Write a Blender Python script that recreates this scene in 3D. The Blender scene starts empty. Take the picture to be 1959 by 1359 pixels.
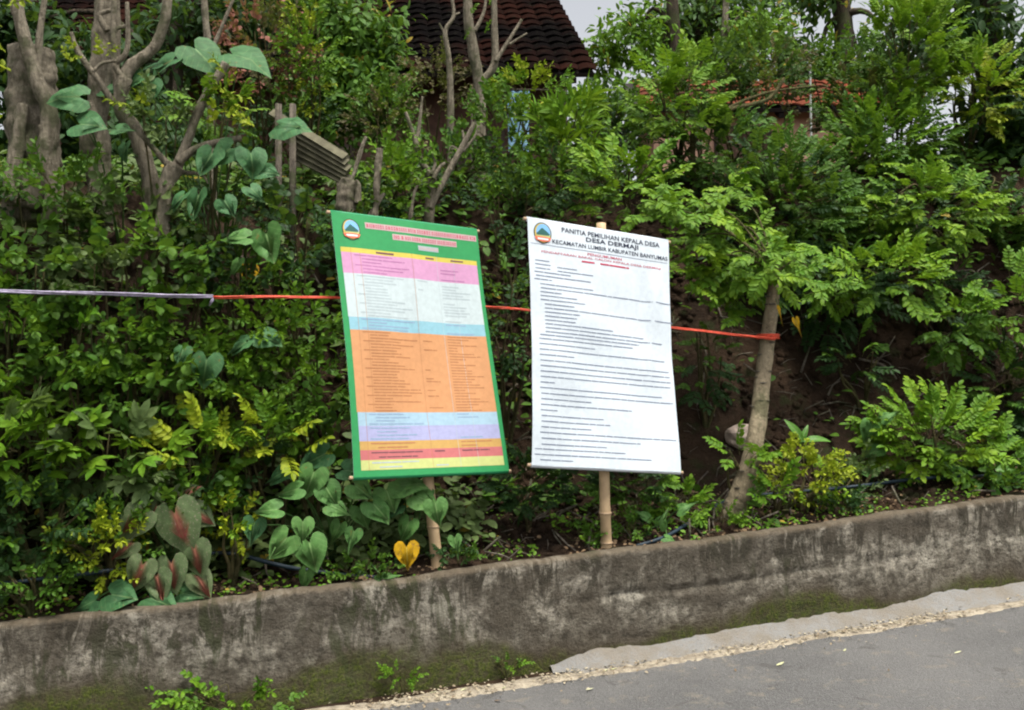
import bpy, math, random
import numpy as np
from mathutils import Vector, Matrix, noise
random.seed(11); rng = np.random.default_rng(11)
sc = bpy.context.scene
COL = sc.collection

# ------------------------------------------------------------------ camera, sky, sun, exposure
FPX, CX, HY, CZ = 1881.0, 979.5, 719.0, 1.6        # focal length and horizon in photo pixels, eye height
cd = bpy.data.cameras.new('camera'); cam = bpy.data.objects.new('camera', cd); COL.objects.link(cam)
cam.location = (0, 0, CZ); cam.rotation_euler = (math.radians(90), 0, 0)
cd.sensor_width = 36; cd.lens = 36*FPX/1959; cd.shift_y = (HY-679.5)/1959
cd.clip_start = 0.05; cd.clip_end = 2000
sc.camera = cam
w = bpy.data.worlds.new('World'); sc.world = w; w.use_nodes = True
wn = w.node_tree
sky = wn.nodes.new('ShaderNodeTexSky'); sky.sky_type = 'NISHITA'; sky.sun_disc = False
SUN_EL, SUN_AZ = math.radians(73), math.radians(140)     # azimuth clockwise from +Y: behind the camera
sky.sun_elevation = SUN_EL; sky.sun_rotation = SUN_AZ
sky.air_density = 1.0; sky.dust_density = 5.0; sky.ozone_density = 1.0
bg = wn.nodes['Background']; bg.inputs['Strength'].default_value = 0.11
bw = wn.nodes.new('ShaderNodeRGBToBW'); hz = wn.nodes.new('ShaderNodeMix'); hz.data_type = 'RGBA'; hz.inputs[0].default_value = .85   # thin high cloud: mostly colourless sky
wn.links.new(sky.outputs[0], bw.inputs[0]); wn.links.new(sky.outputs[0], hz.inputs[6]); wn.links.new(bw.outputs[0], hz.inputs[7]); wn.links.new(hz.outputs[2], bg.inputs[0])
sd = bpy.data.lights.new('sun', 'SUN'); sd.energy = 1.5; sd.angle = math.radians(14); sd.color = (1, .95, .86)
sun = bpy.data.objects.new('sun', sd); COL.objects.link(sun)
sv = Vector((math.sin(SUN_AZ)*math.cos(SUN_EL), math.cos(SUN_AZ)*math.cos(SUN_EL), math.sin(SUN_EL)))
sun.rotation_euler = sv.to_track_quat('Z', 'Y').to_euler(); sun.location = (0, -6, 12)
sc.view_settings.view_transform = 'Standard'; sc.view_settings.look = 'None'
sc.view_settings.exposure = 1.45; sc.view_settings.gamma = 1; sc.view_settings.use_curve_mapping = False
sc.render.engine = 'CYCLES'; sc.cycles.max_bounces = 5; sc.cycles.diffuse_bounces = 1; sc.cycles.transmission_bounces = 3; sc.cycles.transparent_max_bounces = 6
sc.cycles.pixel_filter_type = 'BLACKMAN_HARRIS'; sc.cycles.filter_width = 2.1

# ------------------------------------------------------------------ coordinates
A = math.radians(14.5)
U = Vector((math.cos(A), math.sin(A), 0)); N = Vector((-math.sin(A), math.cos(A), 0)); P0 = Vector((0.16, 5.0, 0))
def pt(px, py, Y): return Vector(((px-CX)/FPX*Y, Y, (HY-py)/FPX*Y+CZ))
def to_st(x, y):
    d = Vector((x-P0.x, y-P0.y, 0)); return d.dot(U), d.dot(N)
def from_st(s, t): return P0+U*s+N*t
def Yt(px, t): return (4.96+t/.968)/(1-.2586*(px-CX)/FPX)     # depth of the picture column px at t behind the wall face
def ptt(px, py, t): return pt(px, py, Yt(px, t))
def sm(a, b, x):
    x = min(1, max(0, (x-a)/(b-a))); return x*x*(3-2*x)
def nz(x, y, z=0.0): return noise.noise(Vector((x, y, z)))
def ztop(s):
    s = min(8, max(-8, s)); return CZ-.946+.073*s+.004*s*s
WH = .553
def gz_st(s, t):
    if t < .05: return ztop(s)-WH
    f = .11*sm(.10, .8, t)-.02
    t0 = .72+.12*nz(s*.8, 3.1)-.25*sm(-.6, -2.2, s) if s > -20 else .5
    u = min(1, max(0, (t-t0)/1.5))
    f += 2.25*(.35*u+.65*(u*u*(3-2*u)))+.25*sm(2.2, 5, t)
    k = sm(.15, .5, t)
    f += k*(.05*nz(s*2.1, t*2.1, f*2)+.022*nz(s*7, t*7, f*7)+.012*nz(s*19, t*19, f*19))
    return ztop(s)+f
def gz(x, y): return gz_st(*to_st(x, y))
def hit(px, py):
    """where the sight line through a photo pixel meets the ground"""
    Y = 2.5
    while Y < 14:
        p = pt(px, py, Y)
        if p.z < gz(p.x, p.y): return Vector((p.x, p.y, gz(p.x, p.y)))
        Y += .01
    return pt(px, py, 9)
def drop(p): return Vector((p.x, p.y, gz(p.x, p.y)))

# ------------------------------------------------------------------ object helpers
def tag(o, label=None, cat=None, group=None, kind=None):
    if label: o['label'] = label
    if cat: o['category'] = cat
    if group: o['group'] = group
    if kind: o['kind'] = kind
    return o
def thing(name, label, cat, loc, group=None):
    o = bpy.data.objects.new(name, None); COL.objects.link(o); o.location = loc; o.empty_display_size = .1
    return tag(o, label, cat, group)
def link(name, me, parent=None, mat=None):
    """parent: world-space mesh is shifted to the parent's origin"""
    o = bpy.data.objects.new(name, me); COL.objects.link(o)
    if mat and not me.materials: me.materials.append(mat)
    if parent: o.parent = parent
    return o
def world_loc(o):
    v = Vector(o.location)
    while o.parent: o = o.parent; v += o.location
    return v
class MB:
    def __init__(s): s.v = []; s.f = []; s.m = []; s.a = []
    def add(s, vs, fs, mi=0, at=None):
        o = len(s.v); s.v += [tuple(v) for v in vs]; s.f += [tuple(i+o for i in f) for f in fs]; s.m += [mi]*len(fs)
        s.a += at if at else [(0, 0, 0)]*len(vs)
    def grid(s, rows, mi=0, at=None):
        nr, nc = len(rows), len(rows[0])
        s.add([v for r in rows for v in r], [(i*nc+j, i*nc+j+1, (i+1)*nc+j+1, (i+1)*nc+j) for i in range(nr-1) for j in range(nc-1)], mi, at)
    def tube(s, path, radii, sides=8, mi=0, bump=0, caps=True):
        path = [Vector(p) for p in path]; n = len(path); rings = []
        ref = Vector((.31, .9, .2)); 
        for i, p in enumerate(path):
            d = (path[min(i+1, n-1)]-path[max(i-1, 0)]).normalized()
            a = d.cross(ref)
            if a.length < .1: a = d.cross(Vector((1, 0, 0)))
            a.normalize(); b = d.cross(a)
            r = radii[i] if hasattr(radii, '__len__') else radii
            row = []
            for k in range(sides):
                an = 2*math.pi*k/sides; q = math.cos(an)*a+math.sin(an)*b
                rr = r*(1+bump*(noise.noise((p+q*r)*9)+.5*noise.noise((p+q*r)*26))) if bump else r
                row.append(p+q*rr)
            rings.append(row)
        o = len(s.v)
        s.v += [tuple(v) for r in rings for v in r]; s.a += [(0, 0, 0)]*(n*sides)
        fs = [(o+i*sides+k, o+i*sides+(k+1) % sides, o+(i+1)*sides+(k+1) % sides, o+(i+1)*sides+k) for i in range(n-1) for k in range(sides)]
        if caps:
            fs.append(tuple(o+k for k in reversed(range(sides)))); fs.append(tuple(o+(n-1)*sides+k for k in range(sides)))
        s.f += fs; s.m += [mi]*len(fs)
    def box(s, M, sx, sy, sz, mi=0):
        vs = [M @ Vector((x*sx/2, y*sy/2, z*sz/2)) for x in (-1, 1) for y in (-1, 1) for z in (-1, 1)]
        s.add(vs, [(0, 1, 3, 2), (4, 6, 7, 5), (0, 4, 5, 1), (2, 3, 7, 6), (0, 2, 6, 4), (1, 5, 7, 3)], mi)
    def build(s, name, mats, parent=None, smooth=False, attr=None, kind=None):
        me = bpy.data.meshes.new(name)
        vs = s.v
        if parent:
            o = world_loc(parent); vs = [(x-o.x, y-o.y, z-o.z) for x, y, z in vs]
        me.from_pydata(vs, [], s.f)
        for m in (mats if isinstance(mats, (list, tuple)) else [mats]): me.materials.append(m)
        if len(me.materials) > 1: me.polygons.foreach_set('material_index', s.m)
        if smooth: me.polygons.foreach_set('use_smooth', [True]*len(s.f))
        if attr:
            at = me.attributes.new(attr, 'FLOAT_VECTOR', 'POINT'); at.data.foreach_set('vector', np.array(s.a, dtype=np.float32).ravel())
        me.update()
        ob = link(name, me, parent)
        if kind: ob['kind'] = kind
        return ob
def smooth_path(pts, n=6):
    pts = [Vector(p) for p in pts]; out = []
    for i in range(len(pts)-1):
        p0 = pts[max(i-1, 0)]; p1 = pts[i]; p2 = pts[i+1]; p3 = pts[min(i+2, len(pts)-1)]
        for k in range(n):
            t = k/n
            out.append(.5*((2*p1)+(p2-p0)*t+(2*p0-5*p1+4*p2-p3)*t*t+(3*p1-p0-3*p2+p3)*t**3))
    return out+[pts[-1]]
def lerp_list(vals, n):
    x = np.linspace(0, len(vals)-1, n); return list(np.interp(x, range(len(vals)), vals))

# ------------------------------------------------------------------ materials
def nodes(name):
    m = bpy.data.materials.new(name); m.use_nodes = True; nt = m.node_tree
    return m, nt, nt.nodes['Principled BSDF']
class G:
    """tiny node-graph helper"""
    def __init__(s, nt): s.nt = nt
    def n(s, t, **k):
        nd = s.nt.nodes.new(t)
        for a, b in k.items(): setattr(nd, a, b)
        return nd
    def put(s, sock, v):
        if isinstance(v, bpy.types.NodeSocket): s.nt.links.new(v, sock)
        elif v is not None: sock.default_value = (tuple(v)+(1,) if hasattr(v, '__len__') and len(v) == 3 and sock.type == 'RGBA' else v)
    def noise(s, vec, scale, det=4, rough=.6, dist=0):
        nd = s.n('ShaderNodeTexNoise'); s.put(nd.inputs['Vector'], vec); nd.inputs['Scale'].default_value = scale
        nd.inputs['Detail'].default_value = det; nd.inputs['Roughness'].default_value = rough; nd.inputs['Distortion'].default_value = dist
        return nd.outputs[0]
    def voro(s, vec, scale, feature='F1'):
        nd = s.n('ShaderNodeTexVoronoi', feature=feature); s.put(nd.inputs['Vector'], vec); nd.inputs['Scale'].default_value = scale; return nd.outputs[0]
    def math(s, op, a, b=None, c=None, clamp=False):
        nd = s.n('ShaderNodeMath', operation=op, use_clamp=clamp); s.put(nd.inputs[0], a); s.put(nd.inputs[1], b); s.put(nd.inputs[2], c); return nd.outputs[0]
    def map(s, v, a, b, c=0., d=1.):
        nd = s.n('ShaderNodeMapRange', interpolation_type='SMOOTHSTEP'); s.put(nd.inputs[0], v)
        for i, x in enumerate((a, b, c, d)): s.put(nd.inputs[1+i], x)
        return nd.outputs[0]
    def mix(s, f, a, b, bt='MIX'):
        nd = s.n('ShaderNodeMix', data_type='RGBA', blend_type=bt); s.put(nd.inputs[0], f); s.put(nd.inputs[6], a); s.put(nd.inputs[7], b); return nd.outputs[2]
    def obj(s): return s.n('ShaderNodeTexCoord').outputs['Object']
    def attr(s, name): return s.n('ShaderNodeAttribute', attribute_name=name).outputs['Vector']
    def sep(s, v):
        nd = s.n('ShaderNodeSeparateXYZ'); s.put(nd.inputs[0], v); return nd.outputs
    def comb(s, x, y, z):
        nd = s.n('ShaderNodeCombineXYZ'); s.put(nd.inputs[0], x); s.put(nd.inputs[1], y); s.put(nd.inputs[2], z); return nd.outputs[0]
    def bump(s, h, dist, strength=1.):
        nd = s.n('ShaderNodeBump'); nd.inputs['Distance'].default_value = dist; nd.inputs['Strength'].default_value = strength; s.put(nd.inputs['Height'], h); return nd.outputs[0]
def flat(name, c, rough=.7, var=.15, scale=20, bump=0):
    m, nt, b = nodes(name); g = G(nt); v = g.noise(g.obj(), scale)
    f = g.map(v, .3, .7, 1-var, 1+var)
    nd = g.n('ShaderNodeVectorMath', operation='SCALE'); nd.inputs[0].default_value = c; g.put(nd.inputs['Scale'], f)
    g.put(b.inputs['Base Color'], nd.outputs[0]); b.inputs['Roughness'].default_value = rough; b.inputs['Specular IOR Level'].default_value = .3
    if bump: g.put(b.inputs['Normal'], g.bump(v, bump))
    return m
def leaf_mat(name, c1, c2, rough=.58, trans=.28, c3=None, p3=.03, vein=0, spec=.22, center=None, blotch=False):
    m, nt, b = nodes(name); g = G(nt)
    r1 = g.n('ShaderNodeObjectInfo').outputs['Random']; r2 = g.n('ShaderNodeNewGeometry').outputs['Random Per Island']
    f = g.math('MULTIPLY_ADD', r1, .45, g.math('MULTIPLY', r2, .55))
    col = g.mix(f, c1, c2)
    if c3: col = g.mix(g.math('GREATER_THAN', r2, 1-p3), col, c3)
    if vein or center:
        x, y, z = g.sep(g.attr('lf')); ax = g.math('ABSOLUTE', x)
        if center:
            d = g.math('ADD', g.math('MULTIPLY', ax, 2.0), g.math('MULTIPLY', g.math('ABSOLUTE', g.math('SUBTRACT', y, .2)), .8))
            d = g.math('ADD', d, g.math('MULTIPLY_ADD', g.noise(g.attr('lf'), 9), .35, -.17))
            col = g.mix(g.map(d, .6, .1, 0, .8), col, center)
            sp = g.map(g.noise(g.attr('lf'), 22), .58, .66); col = g.mix(g.math('MULTIPLY', sp, .5), col, (.45, .32, .27))
        mid = g.map(ax, .035, .012)
        ph = g.math('SINE', g.math('MULTIPLY', g.math('SUBTRACT', y, g.math('MULTIPLY', ax, .75)), 34))
        lat = g.math('MULTIPLY', g.map(ph, .86, .99), .55)
        v = g.math('MAXIMUM', mid, lat)
        col = g.mix(g.math('MULTIPLY', v, vein), col, (.25, .36, .14))
    if blotch: col = g.mix(g.map(g.noise(g.comb(x, y, g.math('MULTIPLY', r1, 40)), 5, 5, .7), *(( .52, .64, 0, .8) if blotch == 1 else (.64, .68, 0, .8))), col, (.20, .11, .03))
    mott = g.map(g.noise(g.obj(), 30, 2), .3, .7, .8, 1.15)
    nd = g.n('ShaderNodeVectorMath', operation='SCALE'); g.put(nd.inputs[0], col); g.put(nd.inputs['Scale'], mott); col = nd.outputs[0]
    g.put(b.inputs['Base Color'], col); b.inputs['Roughness'].default_value = rough; b.inputs['Specular IOR Level'].default_value = spec
    tr = g.n('ShaderNodeBsdfTranslucent'); g.put(tr.inputs[0], g.mix(.5, col, (.16, .26, .02)))
    mx = g.n('ShaderNodeMixShader'); mx.inputs[0].default_value = trans
    nt.links.new(b.outputs[0], mx.inputs[1]); nt.links.new(tr.outputs[0], mx.inputs[2]); nt.links.new(mx.outputs[0], nt.nodes['Material Output'].inputs[0])
    return m
def bark(name, c1, c2, sc_=14):
    m, nt, b = nodes(name); g = G(nt); o = g.obj(); x, y, z = g.sep(o)
    st = g.comb(x, y, g.math('MULTIPLY', z, .22)); n1 = g.noise(st, sc_*2.4, 8, .75, .6); n2 = g.noise(o, 4, 4, .65); n3 = g.noise(o, 38, 5, .75)
    col = g.mix(g.map(n1, .38, .62), c1, c2); col = g.mix(g.map(n3, .54, .68, 0, .55), col, tuple(min(1, q*1.6) for q in c1)); col = g.mix(g.map(n2, .5, .62, 0, .65), col, (.06, .075, .03))
    col = g.mix(g.map(n3, .42, .34, 0, .6), col, tuple(q*.4 for q in c2))
    g.put(b.inputs['Base Color'], col); b.inputs['Roughness'].default_value = .95; b.inputs['Specular IOR Level'].default_value = .1
    g.put(b.inputs['Normal'], g.bump(g.math('ADD', n1, g.math('MULTIPLY', n3, .6)), .03)); return m
M = {}
M['bark'] = bark('pale_bark', (.30, .26, .195), (.15, .13, .095))
M['bark_grey'] = bark('grey_bark', (.21, .18, .14), (.10, .085, .07))
M['bark_dark'] = bark('dark_bark', (.09, .07, .05), (.035, .03, .022))
M['papaya'] = bark('papaya_bark', (.40, .33, .22), (.27, .22, .145), 8)
M['stem'] = bark('green_stem', (.13, .11, .05), (.06, .06, .025))
M['petiole'] = flat('petiole', (.07, .15, .04), .5)
M['bamboo'] = flat('bamboo', (.46, .33, .19), .55, .2, 9)
M['wood_end'] = flat('wood_end', (.42, .3, .19), .8)
M['old_slat'] = flat('old_slat', (.13, .12, .075), .9, .35, 12)
M['hose'] = flat('hose', (.012, .026, .038), .5)
M['red_twine'] = flat('red_twine', (.62, .075, .035), .45, .2, 60)
M['grey_twine'] = flat('grey_twine', (.28, .25, .33), .5, .3, 40)
M['rock'] = flat('rock', (.50, .39, .32), .9, .3, 14, .01)
M['white_pipe'] = flat('white_pipe', (.40, .42, .38), .5)
M['peach'] = flat('peach_plaster', (.60, .36, .25), .85, .15, 3)
M['brown_wall'] = flat('brown_wall', (.09, .05, .035), .9, .3, 6)
M['timber'] = flat('timber', (.06, .045, .035), .9)
M['dark_timber'] = flat('dark_timber', (.016, .012, .010), .9)
M['blue_cloth'] = flat('blue_cloth', (.20, .36, .50), .8)

def soil_mat():
    m, nt, b = nodes('soil'); g = G(nt); o = g.obj()
    n1 = g.noise(o, 2.2, 6, .7); n2 = g.noise(o, 26, 6, .75); n3 = g.noise(o, 6, 3)
    col = g.mix(g.map(n1, .35, .65), (.022, .014, .009), (.055, .034, .021))
    col = g.mix(g.map(n2, .5, .75, 0, .65), col, (.085, .056, .036)); col = g.mix(g.map(n3, .55, .7, 0, .7), col, (.03, .04, .014))
    g.put(b.inputs['Base Color'], col); b.inputs['Roughness'].default_value = .95; b.inputs['Specular IOR Level'].default_value = .1
    g.put(b.inputs['Normal'], g.bump(n2, .04)); return m
M['soil'] = soil_mat()
def wall_mat():
    m, nt, b = nodes('weathered_concrete'); g = G(nt); a = g.attr('wuv'); s_, h, _ = g.sep(a)
    n1 = g.noise(a, 5, 8, .72); n2 = g.noise(a, 22, 8, .75); n3 = g.noise(g.comb(s_, g.math('MULTIPLY', h, .3), 0), 9, 8, .75, .8)
    n4 = g.noise(a, 1.1, 3); n6 = g.noise(a, 2.3, 4, .6, .5); n5 = g.noise(a, 70, 4, .7)
    col = g.mix(g.map(n1, .42, .58), (.145, .127, .098), (.26, .236, .19))
    col = g.mix(g.math('MULTIPLY', g.map(n2, .5, .58, 0, .85), g.map(n1, .44, .54)), col, (.40, .365, .29))
    col = g.mix(g.math('MULTIPLY', g.map(n3, .46, .54), g.math('MULTIPLY', g.map(h, .15, .5, .25, .97), g.map(n6, .36, .52, .35, 1))), col, (.05, .043, .030))
    col = g.mix(g.map(n6, .52, .46, 0, .6), col, (.075, .062, .045)); col = g.mix(g.math('MULTIPLY', g.map(n6, .56, .64), g.map(n2, .4, .55, .2, .8)), col, (.40, .37, .30))       # run-off streaks
    col = g.mix(g.math('MULTIPLY', g.map(n2, .47, .41), .75), col, (.05, .043, .032))
    col = g.mix(g.map(g.math('MULTIPLY_ADD', n2, .05, h), .55, .58, 0, .6), col, (.15, .115, .075))                    # rim
    mossh = g.math('MULTIPLY_ADD', n4, .75, g.math('MULTIPLY_ADD', n1, .22, -.33))
    damp = g.map(g.math('SUBTRACT', mossh, h), -.09, .06)
    col = g.mix(g.math('MULTIPLY', damp, .82), col, (.062, .046, .026))
    moss = g.math('MULTIPLY', g.map(g.math('SUBTRACT', mossh, h), -.02, .09), g.map(n2, .38, .6, .15, .95))
    col = g.mix(moss, col, g.mix(g.map(n5, .35, .65), (.03, .045, .006), (.11, .135, .02)))
    col = g.mix(g.math('MULTIPLY', g.map(n4, .50, .6), g.map(n3, .5, .58, 0, .55)), col, (.05, .062, .022))             # algae
    g.put(b.inputs['Base Color'], col); b.inputs['Roughness'].default_value = .92; b.inputs['Specular IOR Level'].default_value = .2
    g.put(b.inputs['Normal'], g.bump(g.math('ADD', n2, g.math('MULTIPLY', n5, .6)), .025)); return m
M['wall'] = wall_mat()
def apron_mat():
    m, nt, b = nodes('pale_mortar'); g = G(nt); o = g.obj(); n1 = g.noise(o, 4, 6, .7); n2 = g.noise(o, 60, 5, .75)
    col = g.mix(g.map(n1, .4, .62), (.20, .197, .187), (.175, .155, .125)); col = g.mix(g.map(n2, .45, .65, 0, .6), col, (.2, .17, .13))
    g.put(b.inputs['Base Color'], col); b.inputs['Roughness'].default_value = .9; g.put(b.inputs['Normal'], g.bump(n2, .01)); return m
M['apron'] = apron_mat()
def road_mat():
    m, nt, b = nodes('asphalt'); g = G(nt); o = g.obj(); n1 = g.noise(o, 1.1, 5, .6); n2 = g.noise(o, 75, 5, .85); v = g.voro(o, 120); n3 = g.noise(o, 9, 6, .7)
    col = g.mix(g.map(n1, .35, .65), (.088, .086, .083), (.128, .124, .118)); col = g.mix(g.map(n2, .46, .62, 0, .45), col, (.20, .196, .188))
    col = g.mix(g.map(v, .32, .1, 0, .5), col, (.04, .04, .04)); col = g.mix(g.map(n3, .55, .68, 0, .6), col, (.20, .175, .14)); col = g.mix(g.map(g.noise(o, 3.1, 6, .7, 1.5), .40, .36, 0, .5), col, (.06, .056, .05))
    g.put(b.inputs['Base Color'], col); b.inputs['Roughness'].default_value = .85; b.inputs['Specular IOR Level'].default_value = .3
    g.put(b.inputs['Normal'], g.bump(g.math('ADD', n2, v), .006)); return m
M['road'] = road_mat()
def sand_mat():
    m, nt, b = nodes('sand'); g = G(nt); o = g.obj(); n1 = g.noise(o, 14, 6, .75); n2 = g.noise(o, 70, 4, .7)
    col = g.mix(g.map(n1, .35, .65), (.17, .14, .10), (.40, .345, .255)); col = g.mix(g.map(n2, .55, .7, 0, .7), col, (.10, .07, .045))
    g.put(b.inputs['Base Color'], col); b.inputs['Roughness'].default_value = .95; g.put(b.inputs['Normal'], g.bump(n2, .012)); return m
M['sand'] = sand_mat()
def tile_mat(name, c1, c2, c3):
    m, nt, b = nodes(name); g = G(nt); o = g.obj(); r = g.n('ShaderNodeNewGeometry').outputs['Random Per Island']
    col = g.mix(r, c1, c2); col = g.mix(g.map(g.noise(o, .7, 5, .6), .42, .6), col, c3); col = g.mix(g.map(g.noise(o, 12, 5), .55, .7, 0, .5), col, (.02, .02, .014))
    g.put(b.inputs['Base Color'], col); b.inputs['Roughness'].default_value = 1; b.inputs['Specular IOR Level'].default_value = .0; return m
M['tile_old'] = tile_mat('old_tile', (.020, .008, .006), (.010, .005, .004), (.004, .0035, .0035))
M['tile_red'] = tile_mat('red_tile', (.20, .055, .03), (.13, .042, .026), (.06, .03, .022))

GREEN = {
 'bright': ((.10, .23, .008), (.20, .32, .014)), 'fresh': ((.066, .175, .008), (.135, .25, .014)), 'yellow': ((.17, .25, .010), (.32, .37, .018)),
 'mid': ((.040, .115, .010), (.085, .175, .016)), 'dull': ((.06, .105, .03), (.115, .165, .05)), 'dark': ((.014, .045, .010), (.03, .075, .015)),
 'brownish': ((.075, .08, .025), (.13, .10, .04)), 'blue': ((.035, .12, .045), (.065, .17, .06)), 'red': ((.20, .06, .04), (.33, .13, .09)),
 'far': ((.03, .085, .012), (.07, .13, .02))}
LM = {}
def lmat(k):
    if k not in LM:
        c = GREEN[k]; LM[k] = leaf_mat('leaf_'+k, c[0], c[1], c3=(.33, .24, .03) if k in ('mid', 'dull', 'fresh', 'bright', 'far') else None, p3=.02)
    return LM[k]
M['taro'] = leaf_mat('taro_leaf', (.05, .145, .034), (.105, .225, .055), .6, .2, vein=.45, spec=.2, blotch=2)
M['taro_blue'] = leaf_mat('taro_leaf_blue', (.034, .115, .042), (.066, .16, .058), .6, .2, vein=.35, spec=.2, blotch=2)
M['yellow_leaf'] = leaf_mat('yellow_leaf', (.46, .25, .008), (.54, .33, .012), .7, .2, vein=.3, spec=.1, blotch=1)
M['caladium'] = leaf_mat('caladium_leaf', (.07, .12, .045), (.13, .17, .075), .55, .2, vein=.15, center=(.32, .04, .05), spec=.2)
M['lance'] = leaf_mat('broad_leaf', (.055, .17, .02), (.10, .24, .03), .45, .25, vein=.4)
M['dry'] = leaf_mat('dry_leaf', (.10, .06, .034), (.22, .15, .085), .8, .1)
M['pale_fallen'] = leaf_mat('pale_fallen_leaf', (.42, .42, .22), (.50, .50, .32), .7, .1)

# ------------------------------------------------------------------ leaf shapes (local: +Y along the leaf, +Z its upper face)
def leaflet(L, W, fold=.18, droop=.15, shape='ovate'):
    ws = {'ovate': (.36, .5, .36), 'lance': (.3, .42, .3), 'round': (.46, .56, .46)}[shape]
    ys = (.2, .48, .78)
    v = [(0, 0, 0)]; 
    for y, ww in zip(ys, ws):
        zc = -droop*L*y*y
        v += [(-ww*W, y*L, zc+fold*ww*W), (0, y*L, zc), (ww*W, y*L, zc+fold*ww*W)]
    v.append((0, L, -droop*L))
    f = [(0, 2, 1), (0, 3, 2), (1, 2, 5, 4), (2, 3, 6, 5), (4, 5, 8, 7), (5, 6, 9, 8), (7, 8, 10), (8, 9, 10)]
    return np.array(v), f
def heart(L, narrow=1., fold=.3, droop=.25, rip=0):
    half = [(0, 1.0), (.15, .80), (.33, .55), (.46, .27), (.50, .02), (.45, -.2), (.31, -.34), (.16, -.31), (.05, -.14)]
    out = half+[(0, -.02)]+[(-x, y) for x, y in reversed(half[1:])]
    v = [(0, .12, 0)]; n = len(out); at = [(0, .12, 0)]
    for k in (.55, 1.):
        for x, y in out:
            x2 = x*1.22*k*narrow; y2 = .12+(y-.12)*k
            z = fold*abs(x2)*(1 if abs(x2) < .3 else 1)-droop*(y2-.1)**2-.25*x2*x2+rip*math.sin(9*math.atan2(x2, y2-.1))*k*.03
            v.append((x2*L, y2*L, z*L)); at.append((x2, y2, 0))
    f = [(0, 1+(i+1) % n, 1+i) for i in range(n)]+[(1+i, 1+(i+1) % n, 1+n+(i+1) % n, 1+n+i) for i in range(n)]
    return np.array(v), f, at
def blade(L, W, droop=.5, fold=.25, n=7):
    v = []; at = []; f = []
    for i in range(n+1):
        y = i/n; ww = W*.5*math.sin(math.pi*min(.98, .06+y*.94))**.7*(1-.15*y)
        z = -droop*y*y*L
        for k in (-1, -.5, 0, .5, 1): v.append((k*ww, y*L*(1-.2*droop*y), z+abs(k)*ww*fold)); at.append((k*.5*W/L, y, 0))
    for i in range(n):
        for k in range(4): f.append((i*5+k, i*5+k+1, i*5+k+6, i*5+k+5))
    return np.array(v), f, at
def join(parts):
    V = []; F = []; o = 0
    for v, f in parts:
        V.append(v); F += [tuple(i+o for i in q) for q in f]; o += len(v)
    return np.vstack(V), F
def xf(v, pos, d, up):
    """place template: +Y -> d, +Z close to up"""
    d = Vector(d).normalized(); x = d.cross(Vector(up))
    if x.length < 1e-3: x = d.cross(Vector((.3, .5, .8)))
    x.normalize(); z = x.cross(d)
    return v @ np.array([x, d, z])+np.array(pos)
def mat4(pos, d, up, s=1.):
    d = Vector(d).normalized(); x = d.cross(Vector(up))
    if x.length < 1e-3: x = d.cross(Vector((.3, .5, .8)))
    x.normalize(); z = x.cross(d)
    return Matrix(((x.x*s, d.x*s, z.x*s, pos[0]), (x.y*s, d.y*s, z.y*s, pos[1]), (x.z*s, d.z*s, z.z*s, pos[2]), (0, 0, 0, 1)))
R = random.uniform
def stalk(p, q, r):
    mb = MB(); mb.tube([p, q], [r, r*.6], 3, caps=False); return np.array(mb.v), mb.f
def spray_pinnate(L=.2, pairs=5, lw=.026, ll=.055):
    ps = [stalk((0, 0, 0), (0, L*.93, -.03*L), .0022)]
    for i in range(pairs):
        y = L*(.2+.68*i/(pairs-1)); z = -.12*L*(y/L)**2; k = .8+.4*math.sin(math.pi*(i+.6)/pairs)
        for sgn in (-1, 1):
            lv, lf = leaflet(ll*k*R(.85, 1.15), lw*k*R(.9, 1.1), .25, R(.05, .4))
            ps.append((xf(lv, (0, y, z), (sgn*1, R(.35, .75), R(-.35, .1)), (R(-.3, .3), R(-.2, .2), 1)), lf))
    lv, lf = leaflet(ll*1.1, lw*1.1, .25, .3); ps.append((xf(lv, (0, L*.93, -.1*L), (R(-.2, .2), 1, -.3), (0, 0, 1)), lf))
    return join(ps)
def spray_twig(L=.16, n=8, lw=.036, ll=.062, shape='ovate', spread=1.):
    ps = [stalk((0, 0, 0), (0, L, 0), .0025)]
    for i in range(n):
        y = L*(.1+.9*i/(n-1)); an = i*2.4+R(-.4, .4)
        k = R(.75, 1.15)*(1.1-.35*i/n)
        lv, lf = leaflet(ll*k, lw*k, .2, R(.0, .5), shape)
        d = (math.cos(an)*spread, R(.4, .9)+(.8 if i == n-1 else 0), math.sin(an)*spread*.7+R(-.2, .2))
        ps.append((xf(lv, (0, y, 0), d, (R(-.4, .4), -.2, 1)), lf))
    return join(ps)
def spray_lance(L=.12, n=9):
    ps = [stalk((0, 0, 0), (0, L, 0), .004)]
    for i in range(n):
        an = i*2.4; y = L*(.2+.8*i/n); lv, lf = leaflet(R(.12, .18), R(.028, .04), .25, R(.1, .5), 'lance')
        ps.append((xf(lv, (0, y, 0), (math.cos(an), R(.5, 1.1), math.sin(an)), (0, -.3, 1)), lf))
    return join(ps)
def spray_lobed(L=.24):
    """a large lobed leaf: seven lobes from one point, on a stalk"""
    ps = [stalk((0, 0, 0), (0, L*.45, .02), .003)]
    for an, k in ((-125, .55), (-80, .8), (-40, .95), (0, 1.05), (40, .95), (80, .8), (125, .55)):
        a = math.radians(an+R(-6, 6)); lv, lf = leaflet(L*.62*k, L*.26, .12, R(.15, .4))
        ps.append((xf(lv, (0, L*.45, .02), (math.sin(a), math.cos(a), R(-.15, .05)), (0, 0, 1)), lf))
    return join(ps)
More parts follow.
